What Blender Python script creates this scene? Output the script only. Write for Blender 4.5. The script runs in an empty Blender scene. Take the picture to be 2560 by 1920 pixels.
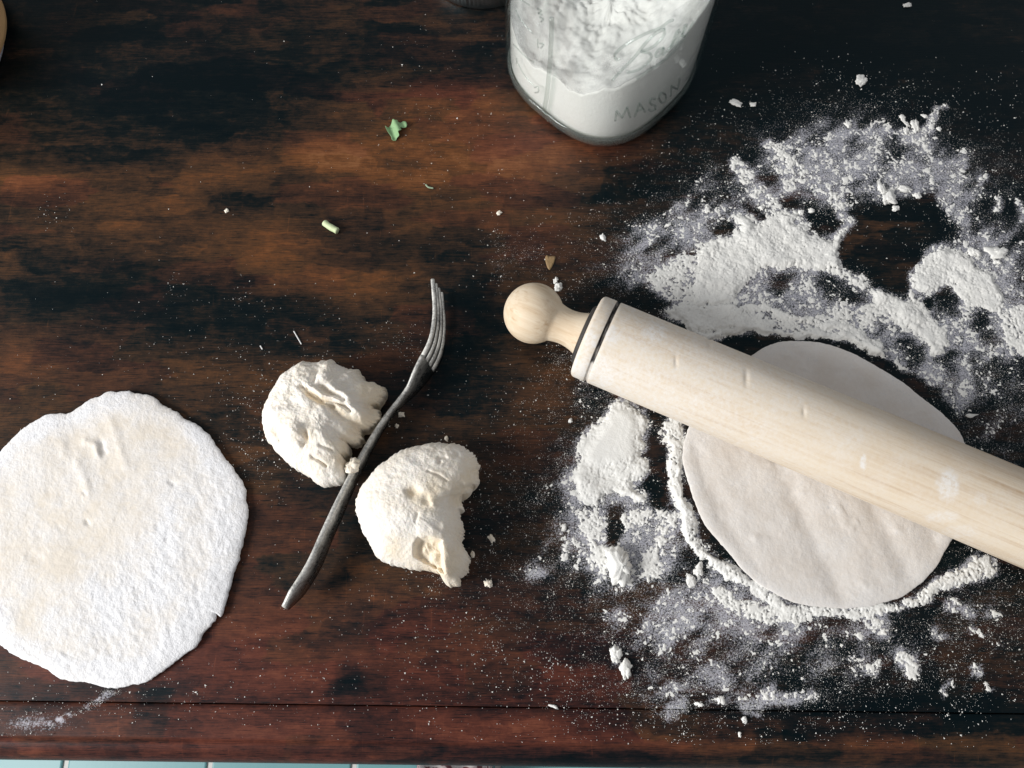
import bpy, math, random
import numpy as np
from mathutils import Vector

random.seed(7)
RNG = np.random.default_rng(11)
scene = bpy.context.scene
C = scene.collection

# ------------------------------------------------------------------ camera
CAM_H, TILT, FPX = 0.42, math.radians(17.2), 2000.0
cam_d = bpy.data.cameras.new('camera')
cam_d.sensor_width = 36.0
cam_d.lens = FPX / 2560.0 * 36.0
cam_d.clip_start, cam_d.clip_end = 0.01, 50.0
cam = bpy.data.objects.new('camera', cam_d)
cam.location = (0, 0, CAM_H)
cam.rotation_euler = (TILT, 0, 0)
C.objects.link(cam)
scene.camera = cam

# ------------------------------------------------------------------ light
world = bpy.data.worlds.new('World')
scene.world = world
world.use_nodes = True
bg = world.node_tree.nodes['Background']
bg.inputs['Color'].default_value = (0.97, 0.975, 1.0, 1)
bg.inputs['Strength'].default_value = 0.35

def area_light(name, loc, target, size, power, color):
    d = bpy.data.lights.new(name, 'AREA')
    d.shape, d.size, d.energy, d.color = 'SQUARE', size, power, color
    o = bpy.data.objects.new(name, d)
    o.location = loc
    o.rotation_euler = (Vector(target) - Vector(loc)).to_track_quat('-Z', 'Y').to_euler()
    C.objects.link(o)
    return o
area_light('window_light', (-1.60, -0.46, 0.88), (0.0, 0.12, 0.0), 0.76, 50.0, (1.0, 0.985, 0.96))

scene.view_settings.view_transform = 'Standard'
scene.view_settings.look = 'None'
scene.view_settings.exposure = 0.0
scene.view_settings.gamma = 1.0
scene.render.engine = 'CYCLES'
scene.cycles.max_bounces = 10
scene.cycles.transparent_max_bounces = 16

# ------------------------------------------------------------------ measuring helpers
CT, ST = math.cos(TILT), math.sin(TILT)
def P(u, v, z=0.0):
    """table point at height z that the photograph shows at pixel (u, v) of 2560 x 1920"""
    cx, cy = (u - 1280.0) / FPX, (960.0 - v) / FPX
    t = (z - CAM_H) / (cy * ST - CT)
    return Vector((cx * t, (cy * CT + ST) * t, z))
def to_px(x, y, z=0.0):
    dx, dy, dz = x, y, z - CAM_H
    cy = dy * CT + dz * ST
    cz = -dy * ST + dz * CT
    return 1280.0 + FPX * dx / (-cz), 960.0 - FPX * cy / (-cz)
def Z(ox, oy, s):
    return lambda pts: [(ox + a / s, oy + b / s) for a, b in pts]

# ------------------------------------------------------------------ numpy noise
_T = np.random.default_rng(3).random((8, 256, 256))
def vnoise(x, y, k=0):
    x = np.asarray(x, float) + 1000.0; y = np.asarray(y, float) + 1000.0
    ix, iy = np.floor(x).astype(int), np.floor(y).astype(int)
    fx, fy = x - ix, y - iy
    fx = fx * fx * (3 - 2 * fx); fy = fy * fy * (3 - 2 * fy)
    T = _T[k % 8]
    a, b = T[ix & 255, iy & 255], T[(ix + 1) & 255, iy & 255]
    c, d = T[ix & 255, (iy + 1) & 255], T[(ix + 1) & 255, (iy + 1) & 255]
    return (a * (1 - fx) + b * fx) * (1 - fy) + (c * (1 - fx) + d * fx) * fy
def fbm(x, y, k=0, o=4, g=0.5):
    s, a, n = 0.0, 1.0, 0.0
    x = np.asarray(x, float); y = np.asarray(y, float)
    for i in range(o):
        s = s + a * vnoise(x * 2 ** i + 17.3 * i, y * 2 ** i - 9.1 * i, k + i)
        n += a; a *= g
    return s / n - 0.5
def sstep(a, b, x):
    t = np.clip((x - a) / (b - a), 0, 1)
    return t * t * (3 - 2 * t)
def dist_line(U, V, pts):
    best = np.full(np.shape(U), 1e9); tt = np.zeros(np.shape(U))
    n = len(pts) - 1
    for i in range(n):
        (ax, ay), (bx, by) = pts[i], pts[i + 1]
        dx, dy = bx - ax, by - ay
        t = np.clip(((U - ax) * dx + (V - ay) * dy) / (dx * dx + dy * dy + 1e-9), 0, 1)
        d = np.hypot(U - ax - t * dx, V - ay - t * dy)
        m = d < best
        best = np.where(m, d, best); tt = np.where(m, (i + t) / n, tt)
    return best, tt
def inside(U, V, pts):
    r = np.zeros(np.shape(U), bool)
    n = len(pts)
    for i in range(n):
        (ax, ay), (bx, by) = pts[i], pts[(i + 1) % n]
        if ay == by: continue
        c = ((ay > V) != (by > V)) & (U < (bx - ax) * (V - ay) / (by - ay) + ax)
        r ^= c
    return r
def sdf(U, V, pts):
    d, _ = dist_line(U, V, list(pts) + [pts[0]])
    return np.where(inside(U, V, pts), d, -d)

# ------------------------------------------------------------------ object helpers
def mesh_obj(name, verts, faces, mat, parent=None, smooth=True):
    me = bpy.data.meshes.new(name)
    me.from_pydata([tuple(v) for v in verts], [], [tuple(f) for f in faces])
    me.update()
    if smooth:
        me.polygons.foreach_set('use_smooth', [True] * len(me.polygons))
    if mat: me.materials.append(mat)
    o = bpy.data.objects.new(name, me)
    C.objects.link(o)
    if parent: o.parent = parent
    return o
def fast_mesh(name, V, F, mat, parent=None, smooth=True):
    V = np.asarray(V, np.float32); F = np.asarray(F, np.int32)
    k = F.shape[1]
    me = bpy.data.meshes.new(name)
    me.vertices.add(len(V)); me.vertices.foreach_set('co', V.ravel())
    me.loops.add(F.size); me.loops.foreach_set('vertex_index', F.ravel())
    me.polygons.add(len(F))
    me.polygons.foreach_set('loop_start', np.arange(0, F.size, k, dtype=np.int32))
    me.update(calc_edges=True)
    me.polygons.foreach_set('use_smooth', np.full(len(F), smooth))
    me.validate()
    if mat: me.materials.append(mat)
    o = bpy.data.objects.new(name, me)
    C.objects.link(o)
    if parent: o.parent = parent
    return o
def attr(o, name, vals):
    a = o.data.attributes.new(name, 'FLOAT', 'POINT')
    a.data.foreach_set('value', np.asarray(vals, np.float32))
def tag(o, label=None, cat=None, group=None, kind=None):
    if label: o['label'] = label
    if cat: o['category'] = cat
    if group: o['group'] = group
    if kind: o['kind'] = kind
    return o
def thing(name, label, cat, loc=(0, 0, 0), group=None):
    o = bpy.data.objects.new(name, None)
    o.location = loc; o.empty_display_size = 0.02
    C.objects.link(o)
    return tag(o, label, cat, group)
def place(o, parent):
    """parent keeping the world coordinates the mesh was built in (thing stands at its base)"""
    o.parent = parent
    o.location = -Vector(parent.location)
    return o
def grid_faces(nr, nc, wrap=False):
    r, c = np.meshgrid(np.arange(nr - 1), np.arange(nc if wrap else nc - 1), indexing='ij')
    c2 = (c + 1) % nc
    return np.stack([r * nc + c, r * nc + c2, (r + 1) * nc + c2, (r + 1) * nc + c], -1).reshape(-1, 4)
def catmull(pts, n, closed=True):
    pts = np.array(pts, float); m = len(pts)
    if closed:
        seg = np.linalg.norm(np.roll(pts, -1, 0) - pts, axis=1)
    else:
        seg = np.linalg.norm(pts[1:] - pts[:-1], axis=1)
    cum = np.concatenate([[0], np.cumsum(seg)])
    s = np.linspace(0, cum[-1], n, endpoint=not closed)
    i = np.clip(np.searchsorted(cum, s, side='right') - 1, 0, len(seg) - 1)
    t = ((s - cum[i]) / seg[i])[:, None]
    g = (lambda k: pts[k % m]) if closed else (lambda k: pts[np.clip(k, 0, m - 1)])
    p0, p1, p2, p3 = g(i - 1), g(i), g(i + 1), g(i + 2)
    return 0.5 * (2 * p1 + (p2 - p0) * t + (2 * p0 - 5 * p1 + 4 * p2 - p3) * t ** 2 + (3 * p1 - p0 - 3 * p2 + p3) * t ** 3)
def tube(pts, r, n=8, cap=True, radii=None):
    pts = np.array(pts, float); m = len(pts)
    T = np.gradient(pts, axis=0); T /= np.linalg.norm(T, axis=1)[:, None] + 1e-12
    ref = np.array([0, 0, 1.0]) if abs(T[0][2]) < 0.9 else np.array([1.0, 0, 0])
    V = []
    for i in range(m):
        a = np.cross(T[i], ref); a /= np.linalg.norm(a) + 1e-12
        b = np.cross(a, T[i]); ref = b
        rr = radii[i] if radii is not None else r
        for k in range(n):
            w = 2 * math.pi * k / n
            V.append(pts[i] + rr * (math.cos(w) * a + math.sin(w) * b))
    F = [tuple(f) for f in grid_faces(m, n, True)]
    if cap:
        F.append(tuple(range(n - 1, -1, -1))); F.append(tuple(range((m - 1) * n, m * n)))
    return V, F
def merge(parts):
    V, F = [], []
    for v, f in parts:
        k = len(V); V += [tuple(p) for p in v]; F += [tuple(i + k for i in q) for q in f]
    return V, F

# ------------------------------------------------------------------ materials
class NT:
    def __init__(self, name):
        self.m = bpy.data.materials.new(name); self.m.use_nodes = True
        self.t = self.m.node_tree; self.t.nodes.clear()
        self.out = self.t.nodes.new('ShaderNodeOutputMaterial')
    def n(self, kind, **kw):
        nd = self.t.nodes.new('ShaderNode' + kind)
        ins = kw.pop('ins', {})
        for k, v in kw.items(): setattr(nd, k, v)
        for k, v in ins.items():
            if hasattr(v, 'links') or isinstance(v, bpy.types.NodeSocket): self.t.links.new(v, nd.inputs[k])
            else: nd.inputs[k].default_value = v
        return nd
    def link(self, a, b): self.t.links.new(a, b)
    def obj(self, scale=(1, 1, 1), rot=(0, 0, 0)):
        tc = self.n('TexCoord')
        mp = self.n('Mapping', ins={'Vector': tc.outputs['Object'], 'Scale': scale, 'Rotation': rot})
        return mp.outputs['Vector']
    def noise(self, vec, scale, detail=4, rough=0.5, dist=0.0):
        return self.n('TexNoise', ins={'Vector': vec, 'Scale': scale, 'Detail': detail, 'Roughness': rough, 'Distortion': dist}).outputs['Fac']
    def math(self, op, a, b=0.0, c=0.0, clamp=False):
        nd = self.n('Math', operation=op, use_clamp=clamp)
        for i, v in enumerate((a, b, c)):
            if isinstance(v, bpy.types.NodeSocket): self.link(v, nd.inputs[i])
            else: nd.inputs[i].default_value = v
        return nd.outputs[0]
    def ramp(self, fac, stops, interp='LINEAR'):
        nd = self.n('ValToRGB', ins={'Fac': fac}); cr = nd.color_ramp; cr.interpolation = interp
        while len(cr.elements) > 1: cr.elements.remove(cr.elements[-1])
        cr.elements[0].position = stops[0][0]; cr.elements[0].color = (*stops[0][1], 1)
        for p, c in stops[1:]:
            e = cr.elements.new(p); e.color = (*c, 1)
        return nd.outputs['Color']
    def mix(self, fac, a, b, blend='MIX'):
        nd = self.n('Mix', data_type='RGBA', blend_type=blend, clamp_factor=True)
        for sock, v in ((nd.inputs[0], fac), (nd.inputs[6], a), (nd.inputs[7], b)):
            if isinstance(v, bpy.types.NodeSocket): self.link(v, sock)
            else: sock.default_value = v if not isinstance(v, tuple) else (*v[:3], 1)
        return nd.outputs[2]
    def att(self, name):
        return self.n('Attribute', attribute_name=name).outputs['Fac']
    def bump(self, h, strength, dist):
        return self.n('Bump', ins={'Height': h, 'Strength': strength, 'Distance': dist}).outputs['Normal']
    def principled(self, **ins):
        b = self.n('BsdfPrincipled')
        for k, v in ins.items():
            k = k.replace('_', ' ')
            if isinstance(v, bpy.types.NodeSocket): self.link(v, b.inputs[k])
            else: b.inputs[k].default_value = (*v, 1) if isinstance(v, tuple) and len(v) == 3 and 'Color' in k else v
        self.link(b.outputs[0], self.out.inputs['Surface'])
        return b

def mat_table():
    t = NT('dark_stained_wood')
    v = t.obj()
    tone = t.att('tone'); red = t.att('red'); dust = t.att('dust')
    g1 = t.noise(t.obj((4, 34, 4)), 6.0, 8, 0.7, 0.8)           # long grain
    g2 = t.noise(t.obj((11, 190, 11)), 7.0, 4, 0.65, 0.4)        # fine grain lines
    g3 = t.noise(t.obj((16, 420, 16)), 6.0, 3, 0.6, 0.3)         # pores
    bl = t.noise(t.obj((1, 1.7, 1)), 30.0, 9, 0.74, 0.7)         # worn blotches
    b2 = t.noise(t.obj((1, 1.4, 1)), 150.0, 6, 0.78)             # small mottling
    # ribbon figure: blocky patches of differing tone, their edges broken by noise
    wob = t.n('TexNoise', ins={'Vector': v, 'Scale': 40.0, 'Detail': 5.0, 'Roughness': 0.65})
    wv = t.n('VectorMath', operation='MULTIPLY_ADD', ins={0: wob.outputs['Color'], 1: (0.030, 0.012, 0.0), 2: v})
    def cells(sc, rnd):
        mp = t.n('Mapping', ins={'Vector': wv.outputs[0], 'Scale': sc})
        vo = t.n('TexVoronoi', distance='CHEBYCHEV', feature='SMOOTH_F1', ins={'Vector': mp.outputs[0], 'Scale': 1.0, 'Smoothness': 0.12, 'Randomness': rnd})
        return t.n('SeparateColor', ins={'Color': vo.outputs['Color']}).outputs
    ca = cells((21, 58, 1), 0.95); cb = cells((52, 150, 1), 1.0)
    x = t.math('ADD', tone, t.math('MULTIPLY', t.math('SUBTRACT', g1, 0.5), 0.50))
    x = t.math('ADD', x, t.math('MULTIPLY', t.math('SUBTRACT', g2, 0.5), 0.46))
    x = t.math('ADD', x, t.math('MULTIPLY', t.math('SUBTRACT', bl, 0.5), 0.50))
    x = t.math('ADD', x, t.math('MULTIPLY', t.math('SUBTRACT', b2, 0.5), 0.62))
    x = t.math('ADD', x, t.math('MULTIPLY', t.math('SUBTRACT', ca[0], 0.5), 0.24))
    x = t.math('ADD', x, t.math('MULTIPLY', t.math('SUBTRACT', cb[0], 0.5), 0.16))
    x = t.math('SUBTRACT', x, t.math('MULTIPLY', t.math('SUBTRACT', g3, 0.54, clamp=True), 2.2))
    scr = t.noise(t.obj((150, 14, 10), (0, 0, 0.5)), 3.0, 2, 0.5, 0.8)     # stray scratches
    x = t.math('ADD', x, t.math('MULTIPLY', t.math('SUBTRACT', scr, 0.69, clamp=True), 1.6))
    brown = t.ramp(x, [(0.0, (0.0007, 0.0024, 0.0036)), (0.2, (0.0056, 0.0060, 0.0058)), (0.40, (0.034, 0.0185, 0.0112)),
                       (0.60, (0.074, 0.0340, 0.0155)), (0.82, (0.145, 0.054, 0.0185)), (1.0, (0.22, 0.092, 0.036))])
    redc = t.ramp(x, [(0.0, (0.0012, 0.0020, 0.0030)), (0.2, (0.014, 0.0064, 0.0064)), (0.42, (0.050, 0.0155, 0.0110)),
                      (0.66, (0.105, 0.030, 0.018)), (1.0, (0.20, 0.065, 0.034))])
    red = t.math('ADD', red, t.math('MULTIPLY', t.math('SUBTRACT', ca[1], 0.45), 0.75), clamp=True)
    col = t.mix(red, brown, redc)
    # thin smeared flour film
    sp = t.noise(v, 1050.0, 2, 0.8); sm = t.noise(t.obj((1, 1, 1), (0, 0, 0.6)), 70.0, 6, 0.7, 1.2)
    # speckled: specks join up as the dusting gets denser
    q = t.math('ADD', t.math('MULTIPLY', sp, 0.62), t.math('MULTIPLY', sm, 0.38))
    q = t.math('ADD', q, t.math('MULTIPLY_ADD', dust, 0.40, -0.675))
    film = t.math('MULTIPLY', t.math('MULTIPLY', q, 7.0, clamp=True), t.math('MULTIPLY_ADD', dust, 0.55, 0.36, clamp=True), clamp=True)
    film = t.math('MULTIPLY', film, t.math('MULTIPLY', dust, 12.0, clamp=True))
    col = t.mix(film, col, (0.60, 0.60, 0.67))
    rough = t.math('ADD', t.math('MULTIPLY_ADD', bl, 0.22, 0.30), t.math('MULTIPLY', film, 0.4), clamp=True)
    h = t.math('ADD', t.math('MULTIPLY', g2, 0.6), t.math('MULTIPLY', b2, 0.25))
    t.principled(Base_Color=col, Roughness=rough, Specular_IOR_Level=0.19, Specular_Tint=(0.45, 0.85, 1.0, 1), Normal=t.bump(h, 0.22, 0.0006))
    return t.m

def mat_flour():
    t = NT('flour')
    v = t.obj()
    n1 = t.noise(v, 420.0, 5, 0.65); n2 = t.noise(v, 1700.0, 3, 0.6); n3 = t.noise(v, 60.0, 3)
    col = t.mix(t.math('MULTIPLY', n3, 0.8), (0.86, 0.86, 0.84), (0.80, 0.79, 0.75))
    h = t.math('ADD', n1, t.math('MULTIPLY', n2, 0.5))
    t.principled(Base_Color=col, Roughness=0.95, Specular_IOR_Level=0.08, Normal=t.bump(h, 0.38, 0.0008))
    return t.m

def mat_dough(name, cream, white, dusting, pits=0.5, fine=1.0, bump=0.5, sss=0.0, grainy=0.0):
    t = NT(name)
    v = t.obj()
    fl = t.att('flour')
    n1 = t.noise(v, 70.0, 5, 0.6, 0.3); n2 = t.noise(v, 420.0, 4, 0.65); n3 = t.noise(v, 1500.0, 3, 0.6); n4 = t.noise(v, 180.0, 3, 0.55)
    f = t.math('ADD', fl, t.math('MULTIPLY', t.math('SUBTRACT', n1, 0.5), dusting))
    f = t.math('ADD', f, t.math('MULTIPLY', t.math('SUBTRACT', n2, 0.5), 0.7 * dusting), clamp=True)
    col = t.mix(f, cream, white)
    col = t.mix(t.math('MULTIPLY', t.math('SUBTRACT', n4, 0.52, clamp=True), pits), col, (0.62, 0.50, 0.36))
    h = t.math('ADD', t.math('MULTIPLY', n2, fine), t.math('ADD', t.math('MULTIPLY', n3, 0.4 * fine), t.math('MULTIPLY', n4, 1.2)))
    if grainy > 0:
        n5 = t.noise(v, 620.0, 3, 0.8)
        h = t.math('ADD', h, t.math('MULTIPLY', t.math('MULTIPLY', f, f), t.math('MULTIPLY', n5, grainy)))
        col = t.mix(t.math('MULTIPLY', t.math('MULTIPLY', f, t.math('SUBTRACT', 0.47, n5, clamp=True)), 4.0, clamp=True), col, (0.60, 0.60, 0.62))
    t.principled(Base_Color=col, Roughness=0.85, Specular_IOR_Level=0.2, Subsurface_Weight=sss, Subsurface_Radius=(0.0040, 0.0026, 0.0016), Subsurface_Scale=0.6, Normal=t.bump(h, bump, 0.0012))
    return t.m

def mat_pine(name, warm=0.0, fl=True):
    t = NT(name)
    # local x runs along the pin
    ga = t.noise(t.obj((5, 95, 95)), 3.2, 5, 0.55, 0.5)
    gb = t.noise(t.obj((14, 330, 330)), 4.0, 3, 0.6)
    gc = t.noise(t.obj((2.5, 28, 28)), 3.0, 2)
    x = t.math('ADD', t.math('MULTIPLY', ga, 0.55), t.math('MULTIPLY', gb, 0.18))
    x = t.math('ADD', x, t.math('MULTIPLY', gc, 0.38))
    col = t.ramp(x, [(0.30, (0.55, 0.405, 0.255)), (0.45, (0.66, 0.525, 0.37)), (0.58, (0.725, 0.61, 0.46)), (0.75, (0.76, 0.66, 0.52))])
    lines = t.math('MULTIPLY', t.math('SUBTRACT', t.noise(t.obj((2.2, 75, 75)), 5.0, 3, 0.55, 0.25), 0.575, clamp=True), 3.6, clamp=True)
    col = t.mix(lines, col, (0.46, 0.29, 0.145))
    if fl:
        f = t.att('flour')
        n = t.noise(t.obj(), 520.0, 4, 0.7); n2 = t.noise(t.obj(), 60.0, 3)
        ff = t.math('MULTIPLY', f, t.math('ADD', t.math('MULTIPLY_ADD', n, 2.4, -0.75), t.math('MULTIPLY', n2, 0.6)), clamp=True)
        col = t.mix(ff, col, (0.79, 0.76, 0.72))
        bk = t.att('burn')
        col = t.mix(bk, col, (0.012, 0.011, 0.012))
    h = t.math('ADD', gb, t.math('MULTIPLY', t.noise(t.obj(), 900.0, 3), 0.7))
    t.principled(Base_Color=col, Roughness=0.62, Specular_IOR_Level=0.25, Normal=t.bump(h, 0.16, 0.0006))
    return t.m

def mat_simple(name, col, rough=0.6, metal=0.0, spec=0.4, nscale=300.0, nstr=0.1, vary=0.15, var_scale=60.0):
    t = NT(name)
    v = t.obj()
    n = t.noise(v, var_scale, 4, 0.6)
    c = t.mix(t.math('MULTIPLY', n, 1.0), tuple(x * (1 - vary) for x in col), tuple(min(1, x * (1 + vary)) for x in col))
    t.principled(Base_Color=c, Roughness=rough, Metallic=metal, Specular_IOR_Level=spec, Normal=t.bump(t.noise(v, nscale, 3), nstr, 0.001))
    return t.m

def mat_steel():
    t = NT('brushed_steel')
    v = t.obj()
    n = t.noise(v, 120.0, 4, 0.6); n2 = t.noise(v, 900.0, 3, 0.7)
    f = t.att('flour')  # flour mask, which also paints the bright lit rim
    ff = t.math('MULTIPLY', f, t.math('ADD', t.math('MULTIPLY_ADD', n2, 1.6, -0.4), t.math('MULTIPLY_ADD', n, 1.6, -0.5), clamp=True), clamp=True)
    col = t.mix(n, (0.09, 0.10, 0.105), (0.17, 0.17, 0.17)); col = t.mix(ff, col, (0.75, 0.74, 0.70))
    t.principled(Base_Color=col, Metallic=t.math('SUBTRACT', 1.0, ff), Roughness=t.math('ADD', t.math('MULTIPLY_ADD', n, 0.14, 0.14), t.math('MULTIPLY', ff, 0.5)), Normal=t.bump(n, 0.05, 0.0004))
    return t.m

def mat_glass(name, tint=(0.985, 0.992, 0.990), cloud=0.0, body=0.0):
    """thin clear glass: light passes straight through, the surface mirrors by Fresnel"""
    t = NT(name)
    v = t.obj()
    tr = t.n('BsdfTransparent', ins={'Color': (*tint, 1)})
    gl = t.n('BsdfGlossy', ins={'Color': (0.95, 1.0, 1.0, 1), 'Roughness': 0.06})
    nm = t.bump(t.noise(v, 55.0, 3), 0.25, 0.002)
    t.link(nm, gl.inputs['Normal'])
    lw = t.n('LayerWeight', ins={'Blend': 0.5, 'Normal': nm})
    fr = t.math('MULTIPLY_ADD', t.math('POWER', lw.outputs['Facing'], 4.0), 0.85, 0.04, clamp=True)
    mx = t.n('MixShader', ins={0: fr, 1: tr.outputs[0], 2: gl.outputs[0]})
    last = mx.outputs[0]
    if cloud > 0:
        df = t.n('BsdfDiffuse', ins={'Color': (0.86, 0.86, 0.86, 1)})
        a = t.noise(v, 38.0, 5, 0.6, 0.5); b = t.noise(v, 300.0, 4, 0.7)
        k = t.math('ADD', t.math('MULTIPLY_ADD', a, 1.1, -0.55), t.math('MULTIPLY_ADD', b, 0.4, -0.2))
        k = t.math('MULTIPLY', t.math('ADD', k, cloud, clamp=True), t.att('fade'))
        mm = t.n('MixShader', ins={0: k, 1: last, 2: df.outputs[0]})
        last = mm.outputs[0]
    if body > 0:
        df = t.n('BsdfDiffuse', ins={'Color': (0.50, 0.56, 0.54, 1)})
        mm = t.n('MixShader', ins={0: t.math('MULTIPLY_ADD', t.noise(t.obj((1, 1, 6)), 60.0, 3), body, body * .5), 1: last, 2: df.outputs[0]})
        last = mm.outputs[0]
    t.link(last, t.out.inputs['Surface'])
    return t.m

M = dict(table=mat_table(), flour=mat_flour(), pine=mat_pine('pale_pine'), steel=mat_steel(),
         ball=mat_dough('torn_dough', (0.82, 0.72, 0.57), (0.90, 0.88, 0.845), 1.0, 0.6, 1.2, 0.48, 0.06),
         flat=mat_dough('floured_dough', (0.76, 0.70, 0.62), (0.83, 0.835, 0.86), 1.2, 0.2, 0.6, 0.30, 0.0, 2.2),
         smooth=mat_dough('rolled_dough', (0.70, 0.65, 0.60), (0.77, 0.745, 0.72), 1.5, 0.2, 0.6, 0.26, 0.0, 0.5),
         glass=mat_glass('clear_jar_glass'), film=mat_glass('floury_glass', (1, 1, 1), 0.20),
         emboss=mat_glass('raised_glass', (0.90, 0.92, 0.91)))

# ================================================================== TABLE AND FLOOR
SL = -0.0118                     # the table lies a touch turned to the camera
EDGE_Y, GROOVE_Y = -0.0632, -0.0362
def ty(x, y): return y + SL * x

F22 = 2560.0 / 2212.0
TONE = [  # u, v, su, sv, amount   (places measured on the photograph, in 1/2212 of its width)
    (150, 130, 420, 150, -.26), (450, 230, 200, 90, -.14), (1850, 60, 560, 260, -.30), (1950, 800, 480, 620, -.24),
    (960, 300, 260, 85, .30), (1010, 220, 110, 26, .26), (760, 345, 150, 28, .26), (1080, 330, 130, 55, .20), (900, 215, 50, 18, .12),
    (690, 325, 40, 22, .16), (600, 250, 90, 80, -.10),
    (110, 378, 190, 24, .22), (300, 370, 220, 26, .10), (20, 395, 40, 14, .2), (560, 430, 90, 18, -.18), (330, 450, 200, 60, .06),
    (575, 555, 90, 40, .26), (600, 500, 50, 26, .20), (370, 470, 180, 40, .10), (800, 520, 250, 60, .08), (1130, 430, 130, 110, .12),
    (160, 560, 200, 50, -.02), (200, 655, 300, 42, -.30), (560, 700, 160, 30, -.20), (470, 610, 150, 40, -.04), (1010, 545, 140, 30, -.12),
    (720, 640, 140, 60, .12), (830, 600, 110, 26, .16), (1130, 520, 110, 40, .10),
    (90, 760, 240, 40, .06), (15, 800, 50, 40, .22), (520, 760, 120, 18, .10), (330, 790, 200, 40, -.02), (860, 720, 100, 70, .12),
    (1010, 700, 70, 110, -.24), (700, 740, 120, 30, -.14),  # first blotch: cast shadow by the fork head, painted into the tone
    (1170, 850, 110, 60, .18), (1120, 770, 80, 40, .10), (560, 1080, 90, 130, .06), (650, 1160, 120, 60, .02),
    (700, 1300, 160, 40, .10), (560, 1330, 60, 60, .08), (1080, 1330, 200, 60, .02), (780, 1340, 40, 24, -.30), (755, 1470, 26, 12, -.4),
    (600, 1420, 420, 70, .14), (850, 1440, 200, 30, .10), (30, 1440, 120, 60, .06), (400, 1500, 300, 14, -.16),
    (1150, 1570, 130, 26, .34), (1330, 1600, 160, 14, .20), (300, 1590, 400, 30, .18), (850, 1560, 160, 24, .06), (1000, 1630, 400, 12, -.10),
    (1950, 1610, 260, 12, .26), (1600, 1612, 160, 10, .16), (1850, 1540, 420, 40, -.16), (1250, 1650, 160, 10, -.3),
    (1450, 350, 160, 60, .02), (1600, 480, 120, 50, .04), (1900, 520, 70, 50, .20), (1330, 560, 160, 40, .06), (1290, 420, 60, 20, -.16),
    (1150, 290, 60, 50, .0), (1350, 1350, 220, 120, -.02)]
RED = [(350, 1540, 720, 130, 1.0), (900, 1300, 400, 120, .35), (1000, 1430, 260, 80, .4), (950, 215, 190, 30, .45), (1120, 320, 140, 40, .35), (850, 1600, 420, 60, .5), (1300, 300, 60, 30, .6)]

# ---- flour density (0..1) over the table: places measured on the photograph
z5, z6 = Z(1380, 200, 1.8746), Z(1380, 1000, 1.8746)
f1, f2, f3, f4 = Z(1380, 200, 3.687), Z(1960, 200, 3.687), Z(1960, 600, 3.687), Z(1340, 1000, 3.687)
DISC2 = [(1887, 883), (1935, 859), (1983, 852), (2047, 856), (2116, 877), (2180, 909), (2244, 947), (2297, 989), (2340, 1021), (2383, 1059),
         (2410, 1101), (2424, 1180), (2418, 1280), (2370, 1365), (2345, 1411), (2308, 1453), (2255, 1491), (2201, 1509), (2127, 1520),
         (2063, 1517), (1993, 1509), (1935, 1483), (1876, 1443), (1823, 1384), (1769, 1320), (1737, 1256), (1713, 1181), (1705, 1144),
         (1711, 1101), (1740, 1030), (1800, 950)]
THICK = [  # polygon, density, soft px
    (z5([(670,850),(700,790),(780,740),(830,720),(880,705),(840,650),(890,620),(940,640),(960,690),(1010,660),(1060,630),(1130,620),(1165,640),
         (1130,668),(1180,680),(1220,730),(1300,745),(1400,700),(1365,760),(1335,830),(1400,850),(1480,890),(1540,930),(1600,980),(1680,1040),
         (1740,1100),(1800,1160),(1850,1210),(1840,1250),(1780,1270),(1700,1190),(1620,1100),(1520,1030),(1440,960),(1340,915),(1240,885),
         (1130,875),(1020,890),(920,930),(880,990),(860,1040),(800,1060),(640,1065),(650,980),(680,900)]), 1.0, 16),
    (z5([(510,1100),(540,1075),(660,1050),(860,1050),(920,1090),(1000,1120),(1080,1150),(1010,1190),(930,1180),(860,1180),(780,1180),(740,1200),(640,1150)]), .92, 12),
    (f3([(1290,110),(1400,40),(1480,70),(1580,110),(1700,150),(1780,240),(1900,300),(1960,400),(2010,520),(2030,620),(1990,680),(1880,660),(1760,620),
         (1660,560),(1560,440),(1480,430),(1380,480),(1330,500),(1250,480),(1160,420),(1180,330),(1220,200)]), .96, 14),
    (f3([(2040,640),(2130,600),(2300,640),(2300,1100),(2200,1060),(2090,980),(1990,880),(1960,760)]), .74, 16),
    (f4([(760,20),(880,50),(1000,130),(1040,190),(990,290),(960,350),(1000,430),(960,520),(1010,560),(1060,650),(990,700),(880,760),(900,830),(1000,860),
         (980,930),(860,900),(720,860),(640,900),(560,960),(440,920),(370,870),(380,760),(370,640),(400,540),(380,430),(450,330),(560,230),(680,100)]), 1.0, 12),
    (f4([(440,1010),(560,1060),(640,1100),(600,1200),(660,1320),(720,1400),(860,1340),(900,1420),(880,1560),(860,1700),(640,1620),(520,1540),(470,1420),(440,1300),(400,1180)]), .72, 22),
    (f4([(1120,1000),(1230,1020),(1330,1060),(1370,1180),(1240,1240),(1200,1350),(1220,1420),(1150,1540),(1040,1660),(950,1640),(930,1500),(1000,1420),(1080,1340),(1110,1200)]), .70, 16),
    (f4([(780,1050),(900,1000),(1060,980),(1110,1060),(1100,1180),(960,1160),(880,1240),(800,1200)]), .62, 16),
]
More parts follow.
